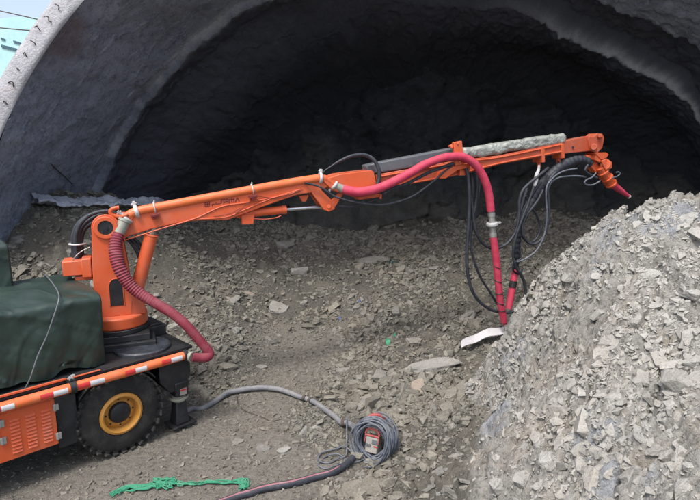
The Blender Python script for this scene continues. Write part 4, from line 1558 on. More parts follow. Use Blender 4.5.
# --- bracket holding the hose on the forearm
b = MB()
b.prism(BF, [BF.sz(x, y, -.22) for x, y in [(454, 142.5), (462, 140.8), (464.6, 164), (455.5, 166)]], -.22, -.16)
b.prism(BF, [BF.sz(x, y, -.15) for x, y in [(449.5, 146), (455, 143), (461, 141.5), (461, 147), (452, 149)]], -.16, -.10)
b.prism(BF, [BF.sz(x, y, -.15) for x, y in [(440, 172.5), (454, 165.5), (468, 163.5), (468, 167.5), (456, 170), (444, 178.5), (438, 178.5)]], -.20, .10)
b.box(BF, BF.sz(455, 150)[0], BF.sz(455, 150)[0] + .10, -.16, .12, 3.02, 3.12)
b.cyl(BF.p(452, 147, -.10), BF.p(452, 147, -.20), .022, seg=12)
b.cyl(BF.p(468.5, 166, -.20), BF.p(468.5, 166, -.08), .02, seg=12)
b.cyl(BF.p(458, 143.5, -.235), BF.p(458, 143.5, -.20), .018, seg=8)
b.cyl(BF.p(460, 162, -.235), BF.p(460, 162, -.20), .018, seg=8)
b.build('hose_bracket', M['orange'], TR, .006)

# --- forearm clamps and spray head
HD = empty('spray_head', tuple(BF.p(600, 145, 0) - Vector((OX, OY, 0))))
HD.parent = TR
b = MB()
b.prism(BF, [BF.sz(x, y, -.08) for x, y in [(563, 141.5), (585, 136.8), (590, 138.5), (594, 146), (590, 151), (586, 151.5), (563, 154)]], -.08, .08)
b.prism(BF, [BF.sz(x, y, -.1) for x, y in [(588, 139.5), (589, 136.2), (593, 137), (597, 133.5), (602, 134), (604, 137.5), (602, 148), (597, 153), (590, 151)]], -.11, .09)
b.cyl(BF.p(600, 136, -.16), BF.p(600, 136, .12), .035, seg=18)
b.cyl(BF.p(594, 147, -.17), BF.p(594, 147, .12), .055, seg=20)
b.build('head_knuckle', M['orange_dark'], HD, .008)
b = MB()
b.cyl(BF.p(573, 147.3, -.082), BF.p(573, 147.3, -.092), .02, seg=12)
b.build('pivot_cap', M['black'], HD)
b = MB()
b.prism(BF, [BF.sz(x, y, -.14) for x, y in [(594, 153), (606, 152.5), (608.5, 154.5), (606, 158), (600.5, 160), (598, 157)]], -.15, .08)
b.prism(BF, [BF.sz(x, y, -.14) for x, y in [(589, 155), (595, 155), (601, 163), (604, 172), (599, 173), (594, 166)]], -.07, .06)
b.cyl(BF.p(605.5, 164.5, -.17), BF.p(605.5, 164.5, .10), .085, seg=26)
b.prism(BF, [BF.sz(x, y, -.14) for x, y in [(599, 161), (605, 158.5), (610, 162), (610, 168), (604, 171)]], -.185, -.155)
b.prism(BF, [BF.sz(x, y, -.14) for x, y in [(597, 152), (603, 155), (600, 163), (595, 160)]], -.14, -.06)
b.build('swivel_motor', M['orange'], HD, .008)
b = MB()
n0, n1, n2, n3 = BF.p(599.5, 167, -.09), BF.p(604.5, 175, -.09), BF.p(611, 183.5, -.09), BF.p(628.7, 196.5, -.09)
b.cyl(n0, n2, .075, .082, 24)
dd = (n2 - n0).normalized()
for f in (.25, .62, .97):
    cc = n0 + (n2 - n0) * f
    b.lathe(cc, dd, [(.07, 0), (.102, 0), (.102, .035), (.07, .035)], 26, closed=True)
    b.obox(cc + Vector((0, 0, .11)), dd, dd.cross(Vector((0, 0, 1))).normalized(), Vector((0, 0, 1)), .02, .02, .03)
b.cyl(BF.p(600, 176.5, -.03), BF.p(606, 184.5, -.03), .03, seg=12)
b.build('nozzle_body', M['orange'], HD, .005)
b = MB()
dd = (n3 - n2).normalized()
b.cyl(n2, n3, .072, .030, 24)
nz = b.build('nozzle', M['red'], HD)
b = MB(); b.lathe(n3 - dd * .012, dd, [(.018, 0), (.036, 0), (.036, .028), (.018, .028)], 20, closed=True)
b.build('nozzle_tip', M['clamp'], nz)
for (x, y0, y1) in ((538.5, 147.5, 163), (558, 143.5, 159)):
    c = BF.p(x, (y0 + y1) / 2, 0)
    b = MB()
    d = dl
    s_, z_ = BF.sz(x, (y0 + y1) / 2, 0)
    b.obox(c, d, sdv, upv, .03, .115, .115)
    b.obox(c - upv * .13 , d, sdv, upv, .022, .03, .03)
    b.torus(c - upv * .18, d, .035, .011, 16, 6)
    b.build('beam_clamp', M['orange'], TR, .006)

# --- red hoses of the forearm
def hose(name, seq, mat, step=.025, seg=16, parent=TR):
    """seq of (px, py, depth offset from the boom plane, radius)"""
    pts = []
    for x, y, off, r in seq:
        p = BF.p(x, y, off)
        pts.append((*p, r))
    b = MB(); b.tube(smooth_path(pts, step), .03, seg)
    return b.build(name, M[mat], parent)
c0, c1 = BF.p(334, 185, PP), BF.p(345, 190.2, -.14)
coupling([c0, c1], .060)
rh = hose('delivery_hose', [(343, 189, -.13, .064), (350, 191, -.18, .066), (361, 192, -.22, .066), (378, 188.5, -.25, .064), (398, 179.5, -.27, .063), (412, 172, -.27, .062), (425, 164.5, -.27, .061), (442, 158.3, -.26, .061),
                     (454, 156.6, -.25, .061), (463, 157.2, -.26, .061), (473, 162.5, -.28, .061), (480, 171, -.29, .061), (485.5, 182, -.30, .061), (489, 195, -.30, .061), (490.8, 211, -.30, .061)], 'red')
b = MB()
ca, cb = BF.p(491, 209.5, -.30), BF.p(493.3, 238.5, -.30)
d = (cb - ca).normalized()
b.cyl(ca, cb, .048, seg=20)
for f in (.12, .82):
    cc = ca + (cb - ca) * f
    b.lathe(cc, d, [(.04, 0), (.056, 0), (.056, .05), (.04, .05)], 20, closed=True)
cp_ = b.build('hose_coupling', M['steel'], TR)
b = MB()
cc = ca + (cb - ca) * .5
b.lathe(cc - d * .025, d, [(.045, 0), (.085, 0), (.092, .02), (.085, .05), (.045, .05)], 24, closed=True)
b.obox(cc + sdv * 0 + dl * .12, dl, sdv, d, .035, .02, .012)
b.build('coupling_clamp', M['clamp'], cp_, .002)
hose('hanging_hose', [(493.2, 237, -.30, .055), (495, 250, -.30, .058), (496.5, 262, -.30, .059), (498.5, 285, -.30, .058), (500.5, 303, -.30, .058), (503, 316, -.30, .056), (504, 322, -.30, .05)], 'red')
b = MB()
for (y, tl) in ((267, .5), (281, .3), (293, -.2), (303, .35), (310, -.1)):
    x = np.interp(y, [238, 262, 285, 303, 316], [493, 496.5, 498.5, 500.5, 503])
    c = BF.p(x, y, -.30)
    b = MB()
    b.torus(c, Vector((tl, -.05, 1)), .061, .0075, 26, 6)
    b.build('hose_tie', M['tape'], TR)
hose('hose_tail', [(504, 320, -.30, .045), (505.5, 325, -.28, .032), (507, 329, -.26, .022)], 'red')
hose('short_hose', [(515.5, 270, -.10, .050), (514, 278, -.12, .055), (512, 290, -.14, .056), (510, 301, -.16, .056), (508.5, 309, -.18, .050)], 'red')
b = MB()
for y0, y1 in ((281, 287.5), (296, 298)):
    x0 = np.interp(y0, [270, 301], [515.5, 510]); x1 = np.interp(y1, [270, 301], [515.5, 510])
    b = MB()
    b.cyl(BF.p(x0, y0, -.13), BF.p(x1, y1, -.14), .060, seg=20)
    b.build('hose_tape', M['tape'], TR)

# --- black hoses
def bh(seq, name='black_hose', mat='hoseblack', off=-.1, r=.018, parent=TR, jitter=.0):
    return hose(name, [(s[0], s[1], off + (s[2] if len(s) > 2 else 0), s[3] if len(s) > 3 else r) for s in seq], mat, .03, 10, parent)
# thick corrugated one from the head
q = [(590, 163, 0), (583, 160, 0), (574, 160.5, 0), (563, 165, 0), (553, 172.5, 0), (545, 181, 0), (538, 190, 0), (531, 202, 0), (525, 214, 0), (520, 227, 0), (517.5, 243, 0), (516.5, 258, 0), (516, 272, 0)]
pp = smooth_path([(*BF.p(x, y, -.02), np.interp(i, [0, 3, 6, 9, 12], [.075, .085, .075, .055, .045])) for i, (x, y, _) in enumerate(q)], .012)
b = MB(); b.tube([(*p[:3], p[3] + .004 * math.sin(i * .9)) for i, p in enumerate(pp)], .08, 16)
b.build('corrugated_hose', M['hoseblack'], TR)
bh([(548, 168, .05), (541, 174), (531, 182), (523, 190), (519.5, 200), (519, 212), (517, 228), (512, 238), (505, 245), (496, 248.5), (487, 246.5), (480, 240), (475, 228), (472, 205), (469, 186), (468, 174)], off=-.16, r=.024)
bh([(556, 172), (550, 179), (547.5, 188), (548.5, 200), (549, 213), (547, 227), (543, 237), (536, 243.5), (529, 243), (523.5, 236), (522.5, 226), (527, 215), (532, 208), (538, 200), (543, 190)], off=-.18, r=.022)
bh([(541, 182), (531, 196), (525, 206), (521, 218), (520.5, 230), (525, 240), (532, 242), (538, 236), (540, 226), (536, 214), (530, 206), (526, 196)], off=-.06, r=.020)
bh([(466, 168), (468.5, 180), (469.5, 200), (468.5, 225), (467, 250), (467.5, 272), (472, 290), (480, 302), (490, 309), (500, 312), (511, 312), (520, 306), (525, 295), (524.5, 283), (520, 273), (515.5, 267)], off=-.20, r=.026)
bh([(476, 168), (477.5, 185), (475.5, 205), (471.5, 225), (471, 245), (474.5, 262), (481, 278), (488, 289), (493, 297), (497, 304)], off=-.12, r=.020)
bh([(470, 167), (473, 185), (472.5, 210), (474, 226)], off=-.05, r=.022)
bh([(480, 166), (479, 190), (474, 220), (469, 240)], off=-.02, r=.020)
bh([(586, 177), (577, 176), (567, 176.5), (558, 178), (551, 183), (548, 190)], name='grey_hose', mat='cable', off=-.12, r=.014)
bh([(577, 168.5), (566, 170.5), (558, 174), (551, 180), (547, 186), (546, 196), (547, 215), (545, 232), (541, 243), (535, 252), (525, 259), (517, 262)], name='grey_hose', mat='cable', off=-.2, r=.014)
bh([(600, 181), (594, 184.5), (587, 185), (584.5, 182.5), (587, 179.5), (592, 177.5), (596, 173)], name='grey_hose', mat='cable', off=-.2, r=.013)
bh([(612, 178), (617, 176.5), (620, 174), (619, 172), (616, 172.5)], name='grey_hose', mat='cable', off=-.2, r=.011)
bh([(588, 165), (585, 170), (589, 174), (597, 178)], off=-.18, r=.02)
bh([(527, 188), (522, 206), (518, 224), (517, 240), (519, 256), (514, 268)], off=-.02, r=.028)
bh([(534, 186), (528, 204), (521, 222), (515, 240), (513, 256), (516, 268)], off=-.22, r=.02)
bh([(517, 250), (521, 258), (514, 263), (513, 270), (519, 274), (523, 268)], off=-.15, r=.016)
# whitish rag knotted under the forearm clamp
b = MB()
b.tube(smooth_path([(*BF.p(x, y, -.14), r) for x, y, r in [(539, 165, .015), (538.5, 170, .024), (536.5, 175, .030), (536, 180, .034), (534.5, 185, .028), (533.5, 188, .010)]], .012), .02, 9)
o = b.build('tied_rag', M['cloth'], TR)
# arc over the elbow
hose('black_hose', [(320, 180, -.12, .008), (324, 171.5, -.12, .009), (331, 166.5, -.12, .011), (339, 161.5, -.12, .018), (350, 156.5, -.12, .022), (361, 154.8, -.12, .024), (369, 156.5, -.12, .026), (375, 161.5, -.15, .028), (378.8, 170, -.17, .029), (379, 179, -.18, .029), (377, 186, -.18, .029)], 'hoseblack')
hose('black_hose', [(305, 183, -.16, .013), (320, 187, -.18, .014), (336, 197, -.2, .014), (359, 203, -.2, .015), (385, 204.5, -.2, .015), (411, 197, -.2, .015), (432, 182.5, -.2, .015), (445, 171, -.2, .014), (454, 164, -.18, .013)], 'hoseblack')
hose('black_hose', [(326, 203, -.05, .016), (340, 206, -.05, .017), (356, 206, -.05, .017), (372, 201, -.1, .017), (390, 191, -.14, .02)], 'hoseblack')
hose('black_hose', [(377, 193, -.14, .024), (392, 188.5, -.2, .024), (406, 184, -.2, .024), (418, 178, -.2, .024), (430, 172, -.2, .024), (442, 167.5, -.2, .024), (453, 163.5, -.2, .024)], 'hoseblack')
# bundle behind the turret
for k, (dx, dy, off) in enumerate([(0, 0, -.02), (3, 2.5, .05), (-2.5, 1, .1), (6, 5.5, .12)]):
    hose('black_hose', [(78 + dx, 268, off, .026), (76 + dx, 252, off, .026), (75.5 + dx, 238, off, .026), (79 + dx, 226 + dy * .5, off, .026), (87 + dx, 217 + dy, off, .024), (97 + dx * .6, 212.5 + dy, off, .022), (108, 211 + dy * .8, off, .02), (116, 214 + dy, off, .018)], 'hoseblack')
hose('grey_hose', [(72, 262, -.1, .006), (76, 256, -.15, .006), (82, 251, -.1, .006), (90, 247, -.1, .006)], 'steel')
b = MB(); b.torus(BF.p(77.5, 243.5, .04), Vector((0, 0, 1)), .09, .010, 20, 6)
b.build('bundle_tie', M['clamp'], TR)
for dx in (0, 4, 8):
    hose('black_hose', [(126 + dx, 238, .0, .018), (134 + dx, 247, .0, .018), (139 + dx * .7, 258, .0, .018), (141 + dx * .4, 270, .0, .018), (137, 284, .0, .018)], 'hoseblack')

# ================================================================== TARPAULINS
def tarp_mesh(name, s0, s1, t0, t1, z0, z1, ns, label, seed, fold=.035, hem=.05, peak=.0):
    """cloth draped over a boxy load: rounded shoulders, hanging creases, wavy hem"""
    prof_n = 90
    rows = []
    L = s1 - s0
    ss = np.linspace(0, 1, ns)
    # cross profile: near hem -> up -> across -> down the far side
    hgt, wid = z1 - z0, t1 - t0
    tot = 2 * hgt + wid
    u = np.linspace(0, tot, prof_n)
    V = []
    for i, f in enumerate(ss):
        s = s0 + f * L
        for q in u:
            if q < hgt: t, z, side = t0, z0 + q, 1
            elif q < hgt + wid: t, z, side = t0 + (q - hgt), z1, 0
            else: t, z, side = t1, z1 - (q - hgt - wid), -1
            V.append((s, t, z, side, q))
    A = np.array(V)
    s, t, z, side, q = A.T
    # round the shoulders
    rr = .05
    cx = np.clip(t, t0 + rr, t1 - rr); cz = np.minimum(z, z1 - rr)
    dx, dz = t - cx, z - cz
    ln = np.maximum(np.hypot(dx, dz), 1e-6)
    cor = (dz > 0) & (np.abs(dx) > 0)
    t = np.where(cor, cx + dx / ln * np.minimum(ln, rr), t)
    z = np.where(cor, cz + dz / ln * np.minimum(ln, rr), z)
    down = np.clip((z1 - z) / hgt, 0, 1)
    fo = fbm(s * 3.3 + down * .6, side * 3.0, down * .7, 3, seed)
    fo2 = 1 - np.abs(fbm(s * 1.7 + z * .9, side * 5.0, z * 1.3, 3, seed + 5))
    dg = (s * 1.0 + z * 1.4 + fbm(s, z, 0, 2, seed + 41) * .25)
    cre = np.exp(-((dg % 0.62 - .31) / .022) ** 2) * .5 + np.exp(-((((s * 1.2 - z * .7) + fbm(s, z, 3, 2, seed + 43) * .3) % .83 - .4) / .02) ** 2) * .4
    outw = (cre * .018 + fo * fold * (0.3 + down) + (fo2 - .6) * fold * 1.0)
    t = t - np.where(side > 0, 1, 0) * outw + np.where(side < 0, 1, 0) * outw
    top = side == 0
    sh = np.exp(-((t - t0 - .05) / .16) ** 2)
    z = z - sh * (1 - np.abs(fbm(s * 4.2 + t * 2.5, t * 2, 0, 2, seed + 31))) * .028 * sstep(z1 - .28, z1 - .02, z)
    sag = fbm(s * 1.6, t * 1.6, 0, 3, seed + 9) * .022 + (1 - np.abs(fbm(s * 2.2 + t, t * 2.6, 0, 2, seed + 11))) * .02
    bulge = np.sin(np.clip((t - t0) / wid, 0, 1) * math.pi)
    z = z + np.where(top, sag * bulge + peak * bulge * 1.0, 0)
    z = z - down * (down > .9) * (fbm(s * 4, 0, 0, 2, seed + 2) * hem)
    P = np.stack([s, t, z], -1).reshape(ns, prof_n, 3)
    # close both ends with hanging end flaps: squeeze rows to a point line
    ends = []
    def cap(row, sgn):
        out = []
        m = 14
        for j in range(1, m + 1):
            g = j / m
            r2 = row.copy()
            zc = z0 + hgt * .5; tc = (t0 + t1) / 2
            r2[:, 1] = row[:, 1] + (tc - row[:, 1]) * g
            r2[:, 2] = row[:, 2] + (zc - row[:, 2]) * g
            bul = .02 * math.sin(min(1, g * 4) * math.pi / 2)
            r2[:, 0] = row[:, 0] + sgn * (bul + fbm(r2[:, 1] * 3, r2[:, 2] * 1.5, 0, 2, seed + 21) * .03 * min(1, g * 5))
            out.append(r2)
        return out
    rows = [r for r in cap(P[0], -1)][::-1] + [P[i] for i in range(ns)] + cap(P[-1], 1)
    R_ = np.array(rows)
    Wd = np.stack([F.o[0] + R_[..., 0] * F.u[0] + R_[..., 1] * F.n[0], F.o[1] + R_[..., 0] * F.u[1] + R_[..., 1] * F.n[1], R_[..., 2]], -1)
    base = Vector((*F.w((s0 + s1) / 2, (t0 + t1) / 2, 0)[:2], z0))
    Wd = Wd - np.array(base)
    o = np_mesh(name, Wd.reshape(-1, 3), grid_faces(R_.shape[0], R_.shape[1]), M['tarp'], True)
    o.location = base
    tag(o, label, 'tarpaulin')
    return o


tp = tarp_mesh('tarpaulin', -4.3, -.84, .21, 1.55, 1.06, 1.86, 240, 'dark green tarpaulin draped low and wide over the truck body', 151, peak=.02)
b = MB()
cord = [(-1.05, 1.50, 1.90), (-1.1, 1.2, 1.945), (-1.17, .7, 1.95), (-1.22, .35, 1.925), (-1.26, .20, 1.87), (-1.34, .165, 1.70), (-1.42, .16, 1.52), (-1.52, .155, 1.34), (-1.6, .15, 1.15), (-1.66, .17, 1.03)]
b.tube(smooth_path([tuple(F.w(*c)) for c in cord], .03), .0075, 8)
b.build('lashing_rope', M['telescope'], tp)
s_a, z_a = F.sz(12, 243, 1.1)
tarp_mesh('tarpaulin', -4.2, F.sz(8, 260, 1.2)[0], 1.12, 2.02, 1.70, 2.38, 130, 'dark green tarpaulin over the tall box behind the low tarpaulin', 171, fold=.012)
b = MB()
b.box(F, -4.0, F.sz(8, 260, 1.2)[0] - .08, 1.62, 1.94, 1.04, 2.33)
b.build('control_cabinet', M['black'], TR, .02)
# ================================================================== THINGS LYING ABOUT
def gp(px, py, lift):
    return tuple(G(px, py, 0) + Vector((0, 0, lift)))


def ground_hose(name, seq, r, mat, label, cat='hose', lift=None, seg=14):
    pts = []
    for q in seq:
        p = G(q[0], q[1])
        pts.append((p.x, p.y, p.z + (q[2] if len(q) > 2 else (r * .55 if lift is None else lift)), r))
    # follow the ground between the surveyed points
    P_ = smooth_path(pts, .03)
    out = []
    for p in P_:
        gz = float(interp(GZ, np.array([p[0]]), np.array([p[1]]))[0])
        out.append((p[0], p[1], max(p[2], gz + r * .35), r))
    k = np.array([p[2] for p in out])
    ks = np.convolve(np.pad(k, 5, mode='edge'), np.ones(11) / 11, 'valid')
    out = [(p[0], p[1], max(float(z_), p[2] - .01), p[3]) for p, z_ in zip(out, ks)]
    b = MB(); b.tube(out, r, seg)
    o = b.build(name, M[mat])
    tag(o, label, cat)
    return o, out


hz_, hp_ = ground_hose('hose', [(180, 418, .04), (192, 410.5), (200, 410.5), (208, 408), (218, 402, .05), (228, 397.3, .06), (240, 393.8, .06), (252, 392, .06), (266, 391.5, .06), (279, 393, .05), (289, 395.5, .05), (297, 399, .05), (308, 403.5, .05), (317, 408, .05),
                     (326, 414, .05), (334, 420, .05), (341, 426.5, .05), (347, 431.5, .09), (353, 436.5, .14)], .036, 'hosegrey', 'dusty grey hose arching over the ground from the truck foot to the cable coil')
for i in (58, 61, 88):
    b = MB()
    if i < len(hp_) - 1:
        a_, c_ = Vector(hp_[i][:3]), Vector(hp_[i + 1][:3])
        d = (c_ - a_).normalized()
        b.lathe(a_, d, [(.03, -.02), (.043, -.015), (.045, .02), (.03, .03)], 16, closed=True)
        b.build('wire_binding', M['iron'], hz_)
lo_, lp_ = ground_hose('hose', [(214, 508), (238, 499.5), (250, 496), (262, 492), (276, 489), (290, 486.5), (303, 483.5), (317, 480), (331, 475.5), (344, 469), (350, 465), (353, 460)], .04, 'hoseblack',
                       'dark dusty hose with a pinkish stripe running below the cable coil', lift=.03)
b = MB()
vs = []
for p, q in zip(lp_[:-1], lp_[1:]):
    pass
seqp = [(p[0] - .006, p[1] - .012, p[2] + p[3] - .0065, .010) for p in lp_[:int(len(lp_) * .86)]]
b.tube(seqp, .01, 6)
o = b.build('stripe', paint('pink_stripe', (0.35, 0.14, 0.17), 0.6, 0.6, scale=10), lo_)
ground_hose('wire', [(237, 397, .02), (238, 404), (243, 410), (252, 414), (262, 417.5), (270, 421), (276, 421), (282, 419.5)], .006, 'iron', 'thin black wire curling on the dirt under the arched hose', 'wire', lift=.006, seg=6)

# --- cable coil standing around a small red frame
cc = G(372, 458)
cc = Vector((cc.x, cc.y, cc.z))
Cc = at(373, 440, cc.y + .02)
axis = Vector((-.42, -.86, .24)).normalized()
xx = axis.cross(Vector((0, 0, 1))).normalized()
yy = xx.cross(axis)
if yy.z < 0: yy = -yy
b = MB()
rr_ = random.Random(5)
pts = []
turns = 34
for i in range(turns * 26):
    a = 2 * math.pi * i / 26
    tn = i / 26
    ph = tn * 2.39
    R_ = .205 + .032 * math.sin(ph) + .012 * math.sin(a * 2 + ph * 3)
    h_ = (tn / turns - .35) * .24 + .035 * math.cos(ph * 1.7) + .012 * math.sin(a * 3 + ph)
    off = xx * (.02 * math.sin(ph * .7)) + yy * (.012 * math.cos(ph * 1.3))
    squash = 1.08
    p = Cc - axis * h_ + xx * (math.cos(a) * R_) * .98 + yy * (math.sin(a) * R_ * squash) + off
    pts.append(tuple(p))
b.tube(pts, .0105, 7)
CO = b.build('cable_coil', M['cable'], None, origin=(Cc.x, Cc.y, cc.z))
tag(CO, 'thick coil of blue grey electric cable standing around a red socket box', 'cable coil')
# loose turns trailing from the coil over the stones to the left
def trail(seq, label, mat='cable', r=.009):
    return ground_hose('cable', seq, r, mat, label, 'cable', lift=.02, seg=7)
trail([(347, 432, .2), (346.5, 445, .08), (346, 457, .02), (338, 461), (328, 464), (318, 461), (322, 455), (333, 452), (344, 450, .06), (352, 456, .04)], 'cable looping out from the left foot of the cable coil')
trail([(347, 462), (338, 456), (326, 458), (318, 466), (326, 470), (340, 466), (356, 464), (365, 461)], 'cable lying in a flat loop just left of the coil')
b = MB()
bc = Cc + axis * .02
def hbox(x0, x1, y0, y1, z0, z1, bb=None):
    c_ = bc + xx * ((x0 + x1) / 2) + yy * ((y0 + y1) / 2) + axis * ((z0 + z1) / 2)
    (bb or b).obox(c_, xx, yy, axis, abs(x1 - x0) / 2, abs(y1 - y0) / 2, abs(z1 - z0) / 2)
SB = empty('socket_box', (Cc.x, Cc.y, cc.z))
tag(SB, 'small red framed socket box with pale front standing inside the cable coil', 'socket box')
hbox(-.075, .075, -.14, .045, -.12, .02); b.build('housing', M['panelwhite'], SB, .012)
b = MB()
hbox(-.09, .09, .046, .066, .0, .03)
for sx in (-1, 1):
    hbox(sx * .078, sx * .090, -.03, .047, .0, .028)
b.build('frame', M['redplastic'], SB, .006)
b = MB()
b.tube(smooth_path([tuple(bc + xx * x_ + yy * y_ + axis * .015) for x_, y_ in [(-.085, .07), (-.07, .115), (-.03, .13), (.03, .13), (.07, .115), (.085, .07)]], .01), .012, 8)
b.build('handle', M['redplastic'], SB)
b = MB(); hbox(-.07, -.005, -.03, .02, .021, .03); b.build('switch_plate', M['telescope'], SB, .003)
b = MB(); hbox(-.085, -.03, -.062, -.048, .021, .026); b.build('red_mark', M['redplastic'], SB)
b = MB()
for x_ in (.02, .05):
    c_ = bc + xx * x_ + yy * (-.05) + axis * .021
    b.lathe(c_, axis, [(.001, 0), (.014, 0), (.014, .012), (.001, .012)], 16)
b.build('socket', M['telescope'], SB)
b = MB()
b.tube(smooth_path([tuple(at(x, y, Cc.y + .12)) for x, y in [(369, 417), (372, 415.2), (377, 414.8), (382, 416.2), (384, 419)]], .01), .02, 9)
o = b.build('red_grip', M['redplastic'], None)
o.parent = SB
o.data.transform(Matrix.Translation(-Vector(SB.location)))

# --- green netting rope
NTR = MB()
def strand(seq, r, wob, seed):
    pts = []
    rj = random.Random(seed)
    for x, y in seq:
        p = G(x, y)
        pts.append((p.x + rj.uniform(-wob, wob), p.y + rj.uniform(-wob, wob), p.z + r + .012 + rj.uniform(0, wob), r * rj.uniform(.7, 1.2)))
    NTR.tube(smooth_path(pts, .02), r, 7)
main = [(112, 498), (118, 494.5), (124, 491.5), (130, 489), (138, 489.5), (146, 489.5), (152, 488.5), (158, 487), (164, 484), (170, 482), (174, 484), (180, 486), (190, 485.5), (200, 485), (210, 485), (220, 484.5), (230, 484), (238, 483.5), (245, 482.5), (248, 485), (244, 488.5), (241, 490.5)]
for k in range(6):
    strand([(x + random.uniform(-1, 1), y + random.uniform(-1.3, 1.3)) for x, y in main], .0065, .02, 10 + k)
for k in range(9):
    strand([(112 + k * 4 + random.uniform(-3, 3), 497 - k * .8), (120 + k * 4, 492 - k * .5 + random.uniform(-2, 2)), (130 + k * 3.4, 490 + random.uniform(-3, 2)), (140 + k * 2.6, 489 + random.uniform(-3, 3)), (150 + k, 488 + random.uniform(-3, 3))], .010, .015, 40 + k)
for k in range(16):
    a = random.uniform(0, 6)
    strand([(165 + random.uniform(-10, 9), 486 + random.uniform(-4.5, 4.5)) for j in range(6)], .006, .035, 70 + k)
for k in range(6):
    a = random.uniform(0, 6)
    strand([(243 + random.uniform(-5, 5), 486 + random.uniform(-4, 5)) for j in range(5)], .007, .02, 90 + k)
tag(NTR.build('rope', M['rope_green']), 'tangled green netting rope lying on the bare ground', 'rope')

# --- white cloth strip
y0_ = G(461, 349.5).y
pa_ = [at(461, 349.5, y0_ - .03), at(470, 345, y0_ + .10), at(482, 340, y0_ + .2), at(493, 336.5, y0_ + .24), at(505, 334.5, y0_ + .26)]
wd_ = [.05, .065, .07, .065, .045]
V = []
cl = smooth_path([(*p, w) for p, w in zip(pa_, wd_)], .015)
nW = 9
for i, p in enumerate(cl):
    for k in range(nW):
        g = k / (nW - 1) - .5
        hz2 = .085 + .012 * math.sin(i * .22) + .02 * g
        V.append((p[0] + g * .02, p[1] + g * 2 * p[3] * .9, p[2] + hz2 + g * .07))
V = np.array(V)
n1_ = len(cl)
bot = V - np.array([0, 0, .004])
ff = grid_faces(n1_, nW)
Vb = np.concatenate([V, bot]); fb_ = np.concatenate([ff, ff[:, ::-1] + len(V)])
c0 = V.mean(0)
o = np_mesh('cloth_strip', Vb - c0, fb_, M['cloth'], True)
o.location = c0
tag(o, 'white strip of cloth lying on the stones below the hanging red hose', 'cloth')

# --- scraps
def scrap(px, py, w, h, mat, name, label, cat, seed, group=None):
    p = G(px, py)
    r = w * p.y / FOC
    V = []
    m = 9
    for i in range(m):
        for j in range(m):
            x, y = i / (m - 1) - .5, j / (m - 1) - .5
            k = 1 - .5 * (x * x + y * y) * 2
            V.append((x * 2 * r * k, y * 1.2 * r * k, .03 + .5 * r * float(vnoise(x * 3, y * 3, seed, seed)) + (y * r * h)))
    V = np.array(V)
    Vb = np.concatenate([V, V - np.array([0, .0, .003])])
    ff = grid_faces(m, m)
    o = np_mesh(name, Vb, np.concatenate([ff, ff[:, ::-1] + len(V)]), M[mat], True)
    o.location = p
    tag(o, label, cat)
scrap(388, 343.5, 3.2, 2.0, 'greenplastic', 'plastic_scrap', 'larger crumpled scrap of green plastic among the stones', 'litter', 3)
scrap(394.5, 337, 2.2, 1.5, 'greenplastic', 'plastic_scrap', 'small scrap of green plastic just above the larger green one', 'litter', 4)
scrap(359.5, 303, 1.4, 1.4, 'blueplastic', 'plastic_scrap', 'upper tiny scrap of blue plastic on the muck slope', 'litter', 5)
scrap(339.5, 320, 1.6, 1.8, 'blueplastic', 'plastic_scrap', 'lower tiny scrap of blue plastic on the muck slope', 'litter', 6)
scrap(394, 265, 7, 1.2, 'tarp', 'plastic_scrap', 'dark green sheet scrap under the ledge high on the slope', 'litter', 7)

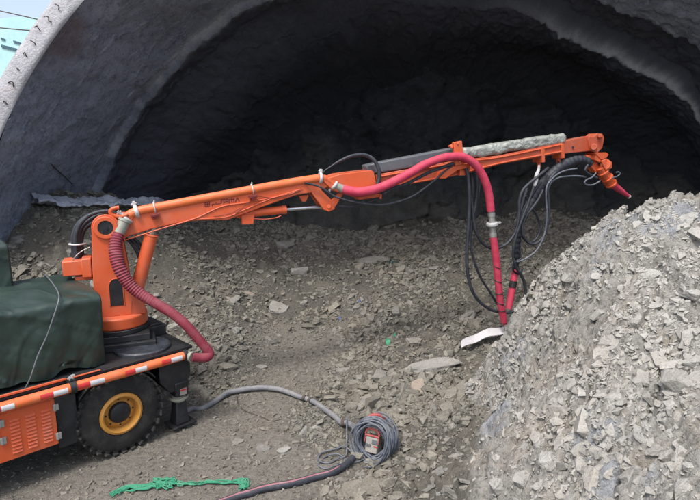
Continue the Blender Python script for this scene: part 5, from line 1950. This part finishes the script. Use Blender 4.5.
# --- beyond the portal: teal site sheet and overhead lines
TS = empty('site_hoarding', (-17, 26, 0))
tag(TS, 'pale teal sheet hoarding with dark slots rising beyond the portal rim', 'hoarding')
b = MB()
FH = Frame(-17, 26, -12)
z30 = 3.4 + (150 - 30) / 540 * 26
b.prism(FH, [(-6, 0), (6, 0), (6, z30 - .2), (2, z30 + .05), (-1, z30 - .1), (-6, z30 + .3)], 0, .1)
b.build('sheet', M['teal'], TS)
for (x0, y0, x1, y1, hh) in ((1, 38.5, 5, 40, .085), (13.5, 41.5, 21.5, 44, .085), (1.5, 46, 19, 50.5, .12)):
    b = MB()
    b.beam(FH.p(x0, y0, -.03), FH.p(x1, y1, -.03), .04, hh)
    b.build('slot', M['slot'], TS)
for nm, y0, y1, lab in (('overhead_cable', 11, 20, 'upper thin overhead cable crossing the white sky beyond the portal'), ('overhead_cable', 28, 32, 'lower thin overhead cable crossing the white sky beyond the portal')):
    b = MB()
    a_, c_ = at(-160, y0 - (y1 - y0) * 4.0, 30), at(0, y0, 22)
    e_ = at(40, y1, 20)
    g_ = at(110, y1 + 14, 17.5)
    b.tube(smooth_path([tuple(a_), tuple(c_), tuple(e_), tuple(g_)], .5), .022, 6)
    tag(b.build(nm, M['iron']), lab, 'cable')
# ================================================================== LIGHT, SKY, CAMERA
W = bpy.data.worlds.new('World')
SC.world = W
W.use_nodes = True
nt = W.node_tree
bg = nt.nodes['Background']
sky = nt.nodes.new('ShaderNodeTexSky')
sky.sky_type = 'NISHITA'
sky.sun_disc = False
SUN_EL, SUN_AZ = 62.0, 205.0        # azimuth clockwise from +Y
sky.sun_elevation = math.radians(SUN_EL)
sky.sun_rotation = math.radians(SUN_AZ)
sky.air_density = 1.0
sky.dust_density = 4.0
sky.ozone_density = 1.0
hs = nt.nodes.new('ShaderNodeHueSaturation')
hs.inputs['Saturation'].default_value = 0.75
nt.links.new(sky.outputs[0], hs.inputs['Color'])
nt.links.new(hs.outputs[0], bg.inputs['Color'])
bg.inputs['Strength'].default_value = 0.15
ld = bpy.data.lights.new('sun', 'SUN')
ld.energy = 1.5
ld.angle = math.radians(11)
ld.color = (1.0, 0.97, 0.92)
lo = bpy.data.objects.new('sun', ld)
el, az = math.radians(SUN_EL), math.radians(SUN_AZ)
to_sun = Vector((math.sin(az) * math.cos(el), math.cos(az) * math.cos(el), math.sin(el)))
lo.rotation_euler = to_sun.to_track_quat('Z', 'Y').to_euler()
lo.location = (0, -5, 20)
C.objects.link(lo)

cd = bpy.data.cameras.new('camera')
cd.sensor_width = 36
cd.lens = 36 * FOC / 700
cd.clip_start = 0.05
cd.clip_end = 2000
co = bpy.data.objects.new('camera', cd)
co.location = (0, 0, CAMZ)
co.rotation_euler = (math.radians(90) - PITCH, 0, 0)
C.objects.link(co)
SC.camera = co
vs_ = SC.view_settings
SC.display_settings.display_device = 'sRGB'
vs_.view_transform = 'Standard'
vs_.look = 'None'
vs_.exposure = 0.9
vs_.gamma = 1.0
vs_.use_curve_mapping = False
SC.cycles.use_denoising = True
SC.cycles.max_bounces = 6
SC.cycles.diffuse_bounces = 4
